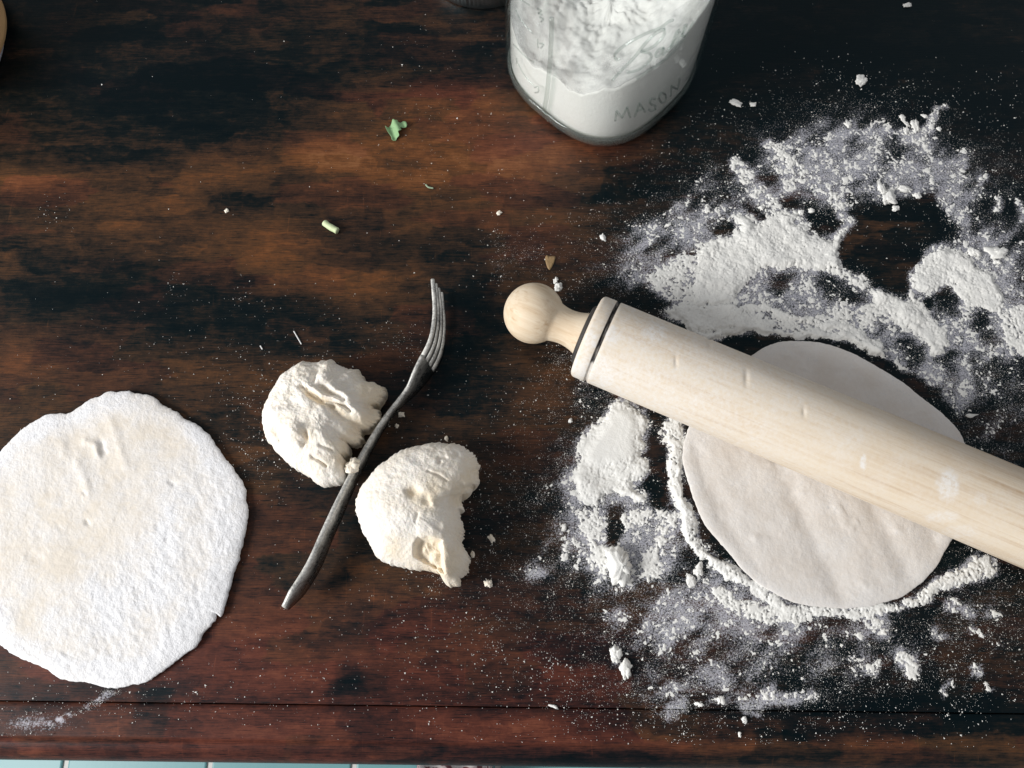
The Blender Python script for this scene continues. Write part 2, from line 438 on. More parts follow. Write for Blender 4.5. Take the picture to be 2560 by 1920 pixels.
MEDIUM = [
    (f3([(560,700),(700,600),(860,540),(1000,640),(1160,780),(1280,900),(1320,1010),(1240,960),(1120,860),(1000,760),(880,740),(820,860),(740,800)]), .70, 10),
    (f3([(960,750),(1100,760),(1260,900),(1330,1060),(1400,1150),(1240,1200),(1100,1120),(950,1050),(840,900)]), .44, 10),
    (f3([(1400,1130),(1700,1040),(1760,1180),(1750,1340),(1720,1500),(1660,1600),(1540,1540),(1460,1400),(1320,1290),(1140,1190)]), .47, 14),
    (f3([(1340,500),(1500,520),(1660,560),(1760,640),(1900,680),(1990,900),(2050,1000),(1700,1010),(1560,1020),(1500,880),(1440,760),(1380,620)]), .47, 10),
    (z5([(880,930),(1020,895),(1240,890),(1440,960),(1510,1030),(1400,1110),(1240,1100),(1080,1060),(960,1060),(860,1050)]), .47, 14),
    (z5([(1020,1100),(1100,1050),(1200,1110),(1380,1080),(1480,1180),(1560,1280),(1400,1220),(1240,1180),(1080,1170)]), .66, 12),
    (z5([(420,930),(480,880),(560,840),(640,830),(690,870),(650,950),(650,1010),(620,1050),(560,1040),(500,1010),(470,980)]), .68, 16),
    (f4([(300,650),(380,560),(400,900),(480,1000),(450,1300),(330,1240),(300,1000),(200,760),(220,680)]), .46, 26),
    (f4([(1060,280),(1200,300),(1330,240),(1330,420),(1180,420)]), .44, 14),
    (f4([(560,950),(760,860),(1000,880),(1120,1000),(1100,1300),(1230,1240),(1380,1300),(1250,1600),(900,1680),(880,1400),(700,1380),(420,1300),(440,1060)]), .38, 22),
]
STROKE = [  # polyline, half width at start and end (px), density
    (z6([(600,70),(560,150),(575,220),(565,300),(590,380),(605,460),(625,530),(645,600),(685,690),(745,750),(830,810),(920,860)]), 25, 18, .86),
    (z6([(830,810),(920,860),(1000,910),(1080,955),(1150,990),(1240,990),(1330,985)]), 18, 24, .80),
    (z6([(1330,985),(1420,995),(1520,985),(1640,965),(1720,930)]), 15, 15, .76),
    (z6([(1720,930),(1800,880),(1900,830),(1990,790),(2030,772)]), 20, 26, .80),
    (z6([(760,890),(860,950),(960,1000),(1130,1010)]), 18, 26, .70),
    (f3([(-900,760),(-700,900),(-420,800),(-100,860),(100,880),(300,860),(460,880),(600,900),(760,980),(900,1060),(1010,1130),(1120,1180)]), 12, 10, .90),
    (f3([(-500,680),(-300,640),(-160,640),(60,700),(200,740),(420,780),(600,830),(740,900),(880,1000)]), 11, 14, .86),
    (f3([(880,500),(1000,640),(1160,740),(1300,860),(1430,980)]), 26, 24, .98),
    (f3([(1180,560),(1300,700),(1400,840),(1500,960)]), 18, 12, .80),
    (f1([(1690,770),(1740,830),(1790,920),(1850,1010),(1940,1110),(2040,1180)]), 20, 26, .60),
    (f1([(1980,590),(2050,640),(2110,720)]), 16, 8, .56),
    (f2([(-60,620),(60,760),(180,880),(320,980),(430,1060),(520,1190),(590,1290),(640,1340)]), 20, 20, .56),
    (f2([(160,620),(300,700),(460,760),(700,780),(900,780),(1160,800)]), 24, 18, .36),
    (f2([(400,540),(600,480),(820,470),(1000,460),(1130,510)]), 16, 16, .37),
    (f2([(1120,520),(1230,520),(1310,580),(1340,700),(1340,800)]), 20, 18, .48),
    (f2([(1330,470),(1370,400),(1390,280),(1480,250)]), 14, 10, .50),
    (f2([(1640,650),(1640,780),(1620,880),(1540,900),(1500,1100),(1600,1150)]), 12, 30, .42),
    (f2([(1600,1150),(1640,1240),(1650,1340)]), 20, 16, .42),
    (f2([(1800,930),(1850,880)]), 9, 9, .60), (f2([(1970,1080),(1985,1190)]), 8, 10, .62), (f2([(2120,1080),(2190,1180),(2250,1240)]), 7, 22, .42),
    (f2([(1390,940),(1370,1040)]), 12, 8, .50),
    (z6([(560,1455),(620,1445)]), 22, 14, .58), (z6([(890,1420),(960,1450),(1030,1395)]), 24, 20, .62), (z6([(1080,1410),(1220,1400)]), 20, 20, .36),
    (z6([(690,1425),(820,1410)]), 9, 12, .42), (z6([(1630,1220),(1690,1270)]), 28, 22, .66), (z6([(1500,1270),(1530,1230)]), 18, 14, .52),
    (z6([(1500,1040),(1570,1090)]), 34, 26, .52), (z6([(1790,1085),(1815,1105)]), 14, 14, .52), (z6([(1940,990),(1965,1010)]), 15, 15, .50),
    (z6([(2050,1010),(2085,1015)]), 12, 12, .46), (z6([(1985,1240),(1995,1275)]), 8, 10, .60), (z6([(2030,1330),(2042,1355)]), 9, 10, .62),
    (z6([(1835,1360),(1848,1378)]), 9, 10, .55), (z6([(1870,1330),(1884,1338)]), 8, 8, .5), (z6([(1440,1100),(1460,1130)]), 14, 10, .5),
    (z6([(1960,1080),(2010,1110)]), 12, 12, .46), (z6([(1860,950),(1890,970)]), 16, 14, .48), (z6([(480,1030),(540,1110)]), 9, 14, .34),
    (z6([(700,1000),(740,930),(900,1060),(980,1120)]), 22, 26, .30), (z6([(280,1150),(300,1200)]), 10, 14, .5),
    (z6([(50,740),(60,690),(90,660)]), 12, 10, .60), (z6([(160,660),(120,760)]), 10, 12, .45),
    (Z(0, 1600, 1.728)([(260, 335), (330, 310), (420, 260), (500, 215)]), 9, 14, .36),
]
VEIL = [  # ellipse centre and radii in px, density
    (2130, 400, 330, 150, .19), (2010, 440, 150, 110, .12), (2330, 520, 130, 190, .15), (1760, 520, 170, 130, .13), (1700, 600, 190, 90, .13), (1600, 640, 180, 100, .10),
    (1480, 1300, 170, 200, .11), (1560, 1330, 150, 180, .13), (1680, 1560, 260, 130, .17), (1840, 1500, 280, 110, .18), (2200, 1600, 330, 150, .13), (1700, 1720, 260, 80, .15),
    (1950, 1660, 330, 120, .10), (2500, 900, 170, 420, .17), (2480, 700, 110, 130, .12), (1560, 700, 130, 60, .10), (2230, 1020, 120, 70, .10), (2420, 560, 170, 160, .10), (1490, 960, 110, 90, .15), (1420, 900, 60, 50, .10), (1330, 640, 70, 60, .08), (1245, 640, 32, 70, .10),
    (2120, 300, 160, 100, .07), (1420, 1150, 190, 200, .05), (1900, 1350, 700, 520, .035), (1300, 1450, 260, 260, .02), (2480, 1500, 140, 200, .09),
    (720, 970, 150, 80, .018), (640, 1130, 110, 110, .022), (1160, 1480, 160, 30, .03), (1000, 1700, 900, 200, .006), (300, 1760, 300, 50, .012), (600, 740, 60, 30, .012),
    (1020, 860, 70, 50, .03), (450, 720, 40, 30, .03), (150, 520, 60, 40, .02), (1120, 300, 200, 260, .004), (660, 900, 500, 220, .004), (60, 1810, 80, 30, .10), (1120, 1440, 60, 16, .10), (1340, 1430, 60, 30, .16)]
HOLE = [
    (z5([(1020,940),(1080,915),(1150,930),(1120,990),(1060,1010),(1010,985)]), .55, 12), (z5([(1210,930),(1300,915),(1420,965),(1500,1020),(1430,1060),(1330,1040),(1260,1010)]), .60, 14),
    (f3([(1080,860),(1180,860),(1270,960),(1330,1080),(1240,1180),(1150,1160),(1060,1060),(1000,960)]), .50, 12), (f3([(1440,460),(1560,430),(1600,560),(1640,700),(1560,740),(1440,660),(1380,560)]), .60, 12),
    (f3([(1740,680),(1880,680),(1940,860),(2030,960),(1860,960),(1720,840)]), .60, 12), (f3([(1440,1090),(1560,1090),(1640,1180),(1600,1320),(1480,1220)]), .5, 12),
    (f2([(740,1160),(900,1180),(1080,1110),(1360,1060),(1480,1240),(1600,1400),(1500,1450),(1380,1500),(1290,1600),(1240,1700),(1150,1800),(1100,2030),(1000,2000),(820,1920),
         (720,1800),(520,1760),(510,1650),(560,1480),(660,1340),(680,1240)]), .93, 16),
    (f4([(1000,360),(1100,380),(1190,500),(1180,640),(1190,800),(1230,1000),(1120,960),(1010,860),(1000,760),(1060,660),(1040,560),(970,520),(1000,450)]), .86, 10),
    (f4([(640,1010),(760,970),(790,1100),(780,1300),(700,1350),(650,1200)]), .88, 10),
    (f4([(1340,560),(1400,720),(1480,980),(1620,1200),(1800,1400),(2000,1600),(1940,1600),(1700,1380),(1540,1180),(1420,1000),(1350,760)]), .80, 6),
    (z5([(760,700),(800,665),(850,690),(860,720),(800,740)]), .6, 8), (z5([(1180,650),(1320,650),(1380,690),(1300,740),(1220,720)]), .5, 10),
    (f3([(820,1070),(1040,1240),(1240,1400),(1420,1600),(1540,1640),(1440,1500),(1200,1240),(960,1080)]), .85, 8),
]
DG_U, DG_V, DG_S = -80.0, -60.0, 3.0
def density_grid():
    nu, nv = int(2780 / DG_S), int(2060 / DG_S)
    U, V = np.meshgrid(DG_U + DG_S * np.arange(nu), DG_V + DG_S * np.arange(nv))
    wu = U + 24 * fbm(U / 46, V / 46, 1) + 12 * fbm(U / 13, V / 13, 2)
    wv = V + 24 * fbm(U / 46, V / 46, 3) + 12 * fbm(U / 13, V / 13, 4)
    D = np.zeros(U.shape); S = np.zeros(U.shape)
    for cx, cy, rx, ry, d in VEIL:
        S = S + d * (.76 if cy > 1450 else 1) * np.exp(-1.6 * (((wu - cx) / rx) ** 2 + ((wv - cy) / ry) ** 2))
    streak = 1 + 1.5 * fbm((U * .8 - V * .6) / 60, (U * .6 + V * .8) / 22, 5, 4)
    D = np.minimum(1.6 * S * np.clip(streak, .4, 1.8), .37)
    def window(pts, m):
        u = [p[0] for p in pts]; v = [p[1] for p in pts]
        i0 = max(0, int((min(v) - m - DG_V) / DG_S)); i1 = max(0, int((max(v) + m - DG_V) / DG_S) + 1)
        j0 = max(0, int((min(u) - m - DG_U) / DG_S)); j1 = max(0, int((max(u) + m - DG_U) / DG_S) + 1)
        return slice(i0, i1), slice(j0, j1)
    for pts, d, s in MEDIUM + THICK:
        w = window(pts, s + 40)
        D[w] = np.maximum(D[w], d * sstep(-1.7 * s, 1.2 * s, sdf(wu[w], wv[w], pts)))
    wid = 1 + 1.3 * fbm(U / 40, V / 40, 6, 3)
    for pts, w0, w1, d in STROKE:
        w = window(pts, max(w0, w1) * 1.5 + 40)
        dist, t = dist_line(wu[w], wv[w], pts)
        D[w] = np.maximum(D[w], d * (1 - sstep(0.35, 1.5, dist / ((w0 + (w1 - w0) * t) * wid[w]))))
    for pts, k, s in HOLE:
        w = window(pts, s + 40)
        D[w] = D[w] * (1 - k * sstep(-s, s, sdf(wu[w], wv[w], pts)))
    return D
DG = density_grid()
def density(U, V):
    a = np.clip((np.asarray(U) - DG_U) / DG_S, 0, DG.shape[1] - 1.001); b = np.clip((np.asarray(V) - DG_V) / DG_S, 0, DG.shape[0] - 1.001)
    i, j = b.astype(int), a.astype(int); fb, fa = b - i, a - j
    return (DG[i, j] * (1 - fa) + DG[i, j + 1] * fa) * (1 - fb) + (DG[i + 1, j] * (1 - fa) + DG[i + 1, j + 1] * fa) * fb

# ---- table (top board, front edge strip, legs)
table = thing('wooden_table', 'dark stained wooden table with worn brown patches and a rounded front edge', 'table', (0.05, 0.33, -0.80))
xs = np.arange(-0.66, 0.7601, 0.004); ys = np.concatenate([np.arange(GROOVE_Y + 0.0012, 0.80, 0.0035)])
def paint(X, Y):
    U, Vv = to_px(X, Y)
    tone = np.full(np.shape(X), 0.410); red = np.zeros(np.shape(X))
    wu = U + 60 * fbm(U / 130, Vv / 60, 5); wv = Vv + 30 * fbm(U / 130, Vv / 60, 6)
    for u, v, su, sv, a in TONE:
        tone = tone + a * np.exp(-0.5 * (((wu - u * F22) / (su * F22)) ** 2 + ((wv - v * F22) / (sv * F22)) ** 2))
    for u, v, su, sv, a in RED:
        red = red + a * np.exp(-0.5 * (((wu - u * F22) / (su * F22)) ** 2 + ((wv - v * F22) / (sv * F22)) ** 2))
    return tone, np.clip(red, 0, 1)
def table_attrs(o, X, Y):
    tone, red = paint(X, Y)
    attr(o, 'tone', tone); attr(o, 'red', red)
    U, Vv = to_px(X, Y)
    D = density(U, Vv)
    ext = 0.06 * np.exp(-0.5 * (((U - 90) / 60) ** 2 + ((Vv - 1810) / 18) ** 2)) * 8
    attr(o, 'dust', np.clip((D - 0.015) * 2.0, 0, 0.68) + np.clip(ext, 0, .4) * 1.2)
GX, GY = np.meshgrid(xs, ys); GYt = GY + SL * GX
top_v = np.stack([GX, GYt, np.zeros_like(GX)], -1).reshape(-1, 3)
ny, nx = GX.shape
fcs = grid_faces(ny, nx)
# a thin skirt closes the board at the joint, the back and the sides
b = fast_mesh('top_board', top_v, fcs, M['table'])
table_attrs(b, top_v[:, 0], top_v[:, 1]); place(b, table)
def skirt_box(x0, x1, y0, y1, z0, z1):
    v = [(x0, y0, z0), (x1, y0, z0), (x1, y1, z0), (x0, y1, z0), (x0, y0, z1), (x1, y0, z1), (x1, y1, z1), (x0, y1, z1)]
    f = [(0, 3, 2, 1), (4, 5, 6, 7), (0, 1, 5, 4), (1, 2, 6, 5), (2, 3, 7, 6), (3, 0, 4, 7)]
    return v, f
wood_plain = mat_simple('plain_dark_wood', (0.035, 0.016, 0.009), 0.5, 0, 0.3)
v, f = skirt_box(-0.66, 0.76, GROOVE_Y + 0.0014, 0.798, -0.026, -0.0025)
v = [(x, ty(x, y), z) for x, y, z in v]
place(mesh_obj('board_core', v, f, wood_plain, smooth=False), table)
# front strip with a rounded nose; a narrow joint stays open behind it
prof = [(GROOVE_Y + 0.0008, -0.022), (GROOVE_Y + 0.0007, -0.0010), (GROOVE_Y + 0.0003, -0.0006), (GROOVE_Y - 0.0015, -0.0004)]
for q in np.linspace(GROOVE_Y - 0.005, EDGE_Y + 0.011, 6): prof.append((q, -0.0004 - 0.0004 * ((q - GROOVE_Y) / 0.02) ** 2))
for a in np.linspace(0, 175, 16):
    a = math.radians(a); prof.append((EDGE_Y + 0.011 - 0.011 * math.sin(a), -0.0118 + 0.011 * math.cos(a)))
prof = np.array(prof)
sv = np.array([(x, ty(x, p[0]), p[1]) for x in xs for p in prof])
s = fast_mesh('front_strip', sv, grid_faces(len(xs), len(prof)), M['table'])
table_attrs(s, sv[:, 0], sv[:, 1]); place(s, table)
for lx, ly in ((-0.60, 0.02), (0.70, 0.0), (-0.60, 0.74), (0.70, 0.72)):
    V = []
    for zz, hw in ((-0.80, 0.017), (-0.45, 0.022), (-0.12, 0.027), (-0.025, 0.027)):
        V += [(lx - hw, ly - hw, zz), (lx + hw, ly - hw, zz), (lx + hw, ly + hw, zz), (lx - hw, ly + hw, zz)]
    F = [tuple(q) for q in grid_faces(4, 4, True)] + [(3, 2, 1, 0), (12, 13, 14, 15)]
    place(mesh_obj('leg', V, F, wood_plain, smooth=False), table)

# ---- floor of turquoise tiles
def mat_tile():
    t = NT('turquoise_tile'); v = t.obj()
    n = t.noise(v, 9.0, 4, 0.6); n2 = t.noise(v, 160.0, 3)
    col = t.mix(n, (0.13, 0.30, 0.325), (0.175, 0.36, 0.38))
    t.principled(Base_Color=col, Roughness=0.35, Specular_IOR_Level=0.3, Normal=t.bump(n2, 0.05, 0.001))
    return t.m
fz = -0.80
grout = mat_simple('pale_grout', (0.62, 0.62, 0.60), 0.9, 0, 0.1)
fl = mesh_obj('floor', [(-1.6, -1.2, fz), (1.6, -1.2, fz), (1.6, 1.4, fz), (-1.6, 1.4, fz)], [(0, 1, 2, 3)], grout, smooth=False)
tag(fl, 'floor of glossy turquoise square tiles with pale grout far below the table edge', 'floor', kind='structure')
pit = P(525, 1915, fz).x - P(165, 1915, fz).x
g0 = P(165, 1915, fz)
def tile_mesh(s, h=0.004, bv=0.0025):
    V = []
    for hw, z in ((s, 0.0005), (s, h - bv * .6), (s - bv * .4, h - bv * .15), (s - bv, h)):
        V += [(-hw, -hw, z), (hw, -hw, z), (hw, hw, z), (-hw, hw, z)]
    F = [tuple(q) for q in grid_faces(4, 4, True)] + [(12, 13, 14, 15)]
    me = bpy.data.meshes.new('tile'); me.from_pydata(V, [], F); me.update(); me.materials.append(M_tile); return me
M_tile = mat_tile()
tm = tile_mesh(pit / 2 - 0.0042)
rowy = P(525, 1915, fz).y - 0.062
for r in range(-3, 3):
    for c in range(-4, 5):
        o = bpy.data.objects.new('tile', tm)
        o.location = (g0.x + (c + 0.5) * pit, rowy + r * pit, fz); o.rotation_euler = (0, 0, 0)
        C.objects.link(o); o.parent = fl

# ================================================================== DOUGH
def ring_dough(name, outline_px, zeq, top_fn, mat, n=300, rings=70, rough=0.4e-3, foot=0.90, kz=(0.5, 2.0), relief=None, flour=None, centre=None, edge_noise=3.0, torn=0.0):
    """outline_px is the silhouette; the surface swells from it and tucks under to the table"""
    W = np.array([P(u, v, zeq)[:2] for u, v in outline_px])
    W = catmull(W, n)
    c = W.mean(0) if centre is None else np.array(P(*centre, zeq)[:2])
    ang = np.linspace(0, 2 * math.pi, n, endpoint=False)
    jit = rough * 2 * fbm(W[:, 0] * 1000 / edge_noise, W[:, 1] * 1000 / edge_noise, 2, 3)
    jit = jit + rough * 1.1 * fbm(W[:, 0] * 800, W[:, 1] * 800, 5, 3)
    if torn > 0:
        tm_ = sstep(.15, .65, (W - c)[:, 0] / np.linalg.norm(W - c, axis=1))
        jit = jit + tm_ * torn * (2.2 * fbm(W[:, 0] * 480, W[:, 1] * 480, 6, 3) + 1.6 * fbm(W[:, 0] * 1300, W[:, 1] * 1300, 7, 2))
    dirs = W - c; L = np.linalg.norm(dirs, axis=1); W = W + dirs / L[:, None] * jit[:, None]
    S = W.copy()
    for _ in range(40): S = (np.roll(S, 1, 0) + S + np.roll(S, -1, 0)) / 3
    V = []; tl = []
    ts = 1 - (1 - np.linspace(0, 1, rings)[1:]) ** 1.7
    for t in ts:
        k = t ** 16
        R = c + t * ((S * (1 - k) + W * k) - c)
        V.append(R); tl.append(np.full(n, t))
    V = np.array(V); T = np.array(tl)
    X, Y = V[..., 0], V[..., 1]
    H = top_fn(X, Y)
    z = zeq + (H - zeq) * np.power(np.clip(1 - T ** (1 / kz[0]), 0, 1), 1 / kz[1])
    U2, V2 = to_px(X, Y, H * 0.8)
    if relief is not None:
        z = z + relief(X, Y, U2, V2, T) * np.clip((1 - T) * 9, 0, 1)
    V3 = np.concatenate([V, z[..., None]], -1)
    und = []
    for q in np.linspace(0, 1, 7)[1:]:
        a = q * math.pi / 2
        sc = 1 - (1 - foot) * (1 - math.cos(a))
        R = c + sc * (W - c); jj = rough * 1.5 * fbm(R[:, 0] * 700, R[:, 1] * 700 + q * 4, 3)
        R = R + dirs / L[:, None] * jj[:, None]
        und.append(np.concatenate([R, np.full((n, 1), zeq * (1 - math.sin(a)) + 0.00005)], -1))
    ALL = np.concatenate([V3.reshape(-1, 3), np.array(und).reshape(-1, 3)])
    nr = len(ts) + len(und)
    F = grid_faces(nr, n, True)[:, ::-1]
    vs = [tuple(p) for p in ALL]
    zc = float(z[0].mean())
    vs.append((c[0], c[1], zc)); vs.append((c[0], c[1], 0.00005))
    fs = [tuple(q) for q in F]
    top, bot = len(vs) - 2, len(vs) - 1
    for i in range(n):
        fs.append((top, i, (i + 1) % n)[::1]); e = (nr - 1) * n; fs.append((bot, e + (i + 1) % n, e + i))
    # orient faces outward
    o = mesh_obj(name, vs, fs, mat)
    if o.data.polygons[len(fs) - 2].normal.z < 0: o.data.flip_normals()
    A = np.array(vs)
    uu, vv = to_px(A[:, 0], A[:, 1], A[:, 2])
    attr(o, 'flour', flour(A[:, 0], A[:, 1], uu, vv) if flour else np.full(len(vs), .5))
    o.data.update()
    return o

mm = 1e-3
# -- flattened round at the left
D1 = [(267,982),(297,978),(341,982),(376,989),(410,1014),(445,1031),(460,1046),(499,1066),(529,1098),(559,1143),(588,1177),(606,1202),(613,1224),(618,1261),
      (620,1291),(613,1331),(603,1375),(588,1420),(576,1464),(564,1504),(552,1541),(541,1531),(536,1553),(509,1583),(499,1607),(470,1632),(435,1657),(410,1677),
      (366,1704),(321,1716),(277,1720),(232,1709),(193,1704),(148,1696),(114,1672),(74,1652),(35,1637),(0,1607),(-32,1560),(-60,1480),(-75,1400),(-75,1300),
      (-60,1220),(-30,1160),(0,1130),(25,1103),(49,1078),(89,1051),(124,1036),(168,1033),(193,1022),(227,999),(247,992)]
zd = Z(0, 940, 2.0227)
def d1_relief(X, Y, U, V, T):
    h = 0.7 * mm * fbm(X * 60, Y * 60, 1) + 0.30 * mm * fbm(X * 240, Y * 240, 2) + .12 * mm * fbm(X * 700, Y * 700, 3)
    def g(pts, w, a):
        d, _ = dist_line(U, V, zd(pts)); return a * mm * np.exp(-0.5 * (d / w) ** 2)
    U = U + 9 * fbm(U / 14, V / 14, 1); V = V + 9 * fbm(U / 14, V / 14, 2)
    h += g([(440, 330), (490, 350), (500, 390)], 7, .9) + g([(510, 340), (530, 390)], 6, -.8) + g([(560, 220), (600, 340), (640, 450)], 9, .45) + g([(320, 350), (330, 400)], 7, .4)
    h += g([(430, 590), (440, 600)], 3, -.6) + g([(440, 735), (445, 745)], 4, -.7) + g([(870, 540), (880, 550)], 4, -.8) + g([(150, 900), (210, 930)], 7, -.35)
    h += g([(100, 1360), (220, 1440)], 5, -.4) + g([(840, 820), (845, 830)], 3, -.6) + g([(795, 750), (800, 770)], 4, -.5) + g([(400, 440), (440, 540), (450, 600)], 9, .5)
    # coarse pitted texture where the flour is thick, lower right
    m = sstep(-60, 120, (U - 330) * 0.75 + (V - 1330) * 0.66)
    h += m * 0.7 * mm * fbm(X * 420 + Y * 130, Y * 300, 4, 3)
    return h
def d1_flour(X, Y, U, V):
    m = sstep(-90, 110, (U - 330) * 0.75 + (V - 1330) * 0.66)
    e = sdf(U, V, D1)
    return np.clip(0.22 + 0.62 * m + 0.6 * (1 - sstep(10, 70, e)) + 1.0 * fbm(U / 70, V / 70, 3), 0, 1)
o = ring_dough('flatbread_round', D1, 2.2 * mm, lambda X, Y: 4.6 * mm + 1.0 * mm * fbm(X * 25, Y * 25, 4), M['flat'], 420, 110, 0.8 * mm, 0.97, (0.10, 2.2), d1_relief, d1_flour, (280, 1350), 5.0)
tag(o, 'thin white floured round of rolled dough at the left with uneven edges', 'dough')

# -- rolled round under the pin
def d2_relief(X, Y, U, V, T):
    a = math.radians(-62); s = U * math.sin(-a) * 0 + (U - 1900) * 0.90 - (V - 1200) * 0.43
    w = fbm(s / 95 + 0.4 * fbm(U / 120, V / 120, 2), V / 700, 5, 3) * 1.7 * mm + 0.7 * mm * fbm(U / 60, V / 60, 3)
    w += -0.6 * mm * np.exp(-0.5 * ((s - 10 - 60) / 26) ** 2) * sstep(1150, 1300, V)
    for s0 in (-118, 60, 230, 330): w += -0.75 * mm * np.exp(-0.5 * ((s - s0) / 18) ** 2)
    bub = np.clip(fbm(X * 130, Y * 130, 4, 2) - .22, 0, 1) * 3.0 * mm
    return w + bub + 0.22 * mm * fbm(X * 300, Y * 300, 1) + 0.1 * mm * fbm(X * 900, Y * 900, 2)
o = ring_dough('rolled_dough_round', DISC2, 1.3 * mm, lambda X, Y: 2.6 * mm + 0 * X, M['smooth'], 360, 80, 0.5 * mm, 0.975, (0.06, 2.0), d2_relief,
               lambda X, Y, U, V: np.clip(0.45 + 1.2 * fbm(U / 90, V / 60, 2) + .3 * (1 - sstep(5, 40, sdf(U, V, DISC2))), 0, 1), (2060, 1190), 9.0)
tag(o, 'smooth pale round of dough lying under the rolling pin', 'dough')

# -- two torn dough balls
za, zb = Z(640, 880, 4.608), Z(860, 1080, 3.95)
B1 = za([(560,135),(650,135),(750,140),(775,112),(830,125),(890,100),(960,155),(1040,190),(1080,205),(1160,235),(1240,270),(1270,320),(1320,375),(1370,368),(1430,400),(1500,465),
         (1490,510),(1450,560),(1440,605),(1400,612),(1348,630),(1348,660),(1410,700),(1445,760),(1400,820),(1340,880),(1260,915),(1212,935),(1240,1000),(1200,1070),(1170,1085),
         (1078,1072),(1085,1120),(1065,1200),(1022,1232),(1062,1290),(1078,1330),(1040,1380),(1030,1470),(1005,1518),(900,1530),(740,1530),(640,1460),(540,1390),(430,1330),(320,1240),
         (220,1130),(150,1020),(100,900),(85,780),(90,680),(130,590),(200,470),(270,330),(340,260),(440,190)])
B2 = zb([(900,110),(990,125),(1090,125),(1180,160),(1240,205),(1300,260),(1345,305),(1325,370),(1325,440),(1320,520),(1262,542),(1245,612),(1182,622),(1175,700),(1165,775),(1137,772),
         (1150,880),(1180,930),(1175,1020),(1165,1090),(1210,1170),(1255,1275),(1230,1340),(1215,1400),(1160,1450),(1140,1490),(1080,1530),(1030,1525),(985,1480),(975,1420),(880,1380),
         (740,1365),(600,1340),(440,1305),(330,1225),(240,1090),(180,980),(130,820),(125,720),(150,610),(220,490),(320,370),(450,270),(600,180),(740,135)])
def bumps(U, V, zf, items):
    h = 0.0
    for pts, w, a in items:
        pts = zf(pts)
        if len(pts) == 1: d = np.hypot(U - pts[0][0], V - pts[0][1])
        else: d, _ = dist_line(U, V, pts)
        h = h + a * mm * np.exp(-0.5 * (d / w) ** 2)
    return h
def b1_relief(X, Y, U, V, T):
    wu = U + 6 * fbm(U / 20, V / 20, 1); wv = V + 6 * fbm(U / 20, V / 20, 2)
    h = 3.4 * mm * fbm(X * 55, Y * 55, 2, 3) + 2.0 * mm * fbm(X * 190, Y * 190, 3, 4) + .8 * mm * fbm(X * 600, Y * 600, 1, 3)
    h += bumps(wu, wv, za, [([(540,420),(600,480),(700,560),(820,630),(900,650)], 4.0, -3.6), ([(600,430),(700,510),(780,575),(900,602),(1040,640),(1100,700)], 2.6, -3.0),
        ([(780,430),(850,490),(940,530),(1030,580)], 5.5, -3.0), ([(880,690),(1000,760),(1100,800),(1200,850)], 6.0, -3.0), ([(660,440),(800,530),(1000,590)], 6, 2.2),
        ([(880,420),(1020,500),(1120,640),(1200,720)], 9, 2.8), ([(480,960)], 16, 4.6), ([(600,960),(620,1040),(560,1080)], 4.5, -3.0), ([(230,900),(270,1010)], 7, -2.0),
        ([(860,165)], 12, 3.2), ([(800,290)], 10, 2.0), ([(690,210),(670,360)], 6, -2.2), ([(960,980),(1060,1000)], 2, -1.8), ([(770,1090),(880,1140)], 3, -1.8),
        ([(650,1210),(800,1300)], 3, -2.2), ([(720,760),(820,960),(960,1100)], 20, 1.2), ([(430,560)], 22, -1.8), ([(1020,1240),(960,1200)], 5, -2.5), ([(1200,930),(1080,880)], 5, -2.5), ([(1340,650),(1250,600)], 7, -3.0)])
    return h
def b2_relief(X, Y, U, V, T):
    wu = U + 5 * fbm(U / 16, V / 16, 1); wv = V + 5 * fbm(U / 16, V / 16, 2)
    h = 2.2 * mm * fbm(X * 45, Y * 45, 6, 3) + 1.0 * mm * fbm(X * 210, Y * 210, 3, 3) + .45 * mm * fbm(X * 600, Y * 600, 1, 3)
    cav = sdf(wu, wv, zb([(745,1050),(850,1055),(968,1085),(975,1240),(985,1390),(880,1350),(800,1290),(690,1220),(700,1120)]))
    h += -5.5 * mm * sstep(-5, 9, cav) + sstep(0, 10, cav) * 2.6 * mm * fbm(X * 330, Y * 330, 5, 3)
    h += bumps(wu, wv, zb, [([(690,610)], 11, -3.2), ([(900,730)], 7, 1.8), ([(840,400),(940,440),(1020,490)], 2, -1.0), ([(1150,540),(1110,640),(1100,730)], 8, -3.5),
        ([(950,300)], 4, -1.5), ([(940,260),(1000,250)], 4, -1.2), ([(1110,210)], 4, -1.3), ([(1010,1120),(1010,1400)], 9, 1.6), ([(820,680)], 8, -1.2), ([(990,930)], 7, 1.2),
        ([(800,1160)], 6, 2.0), ([(900,1250),(850,1280)], 7, 2.0), ([(740,820),(720,900)], 3, -.8)])
    return h
def bflour(zf, pts_bare):
    def fn(X, Y, U, V):
        f = 0.62 + 0.5 * fbm(U / 34, V / 34, 1)
        for p, w, a in pts_bare:
            q = zf(p); d = np.hypot(U - q[0][0], V - q[0][1]) if len(q) == 1 else dist_line(U, V, q)[0]
            f = f - a * np.exp(-0.5 * (d / w) ** 2)
        return np.clip(f, 0, 1)
    return fn
o = ring_dough('dough_ball', B1, 13 * mm, lambda X, Y: 33 * mm + 3 * mm * fbm(X * 22, Y * 22, 2), M['ball'], 560, 110, 1.1 * mm, 0.84, (0.44, 2.05), b1_relief,
               bflour(za, [([(1300,400),(1400,500),(1380,750),(1230,960),(1060,1200)], 26, .7), ([(600,480),(900,640),(1180,860)], 8, .6), ([(600,970)], 10, .5), ([(250,920)], 12, .4)]), (800, 1050), 4.0, 1.5 * mm)
tag(o, 'craggy torn ball of dough left of the fork with deep creases across its top', 'dough')
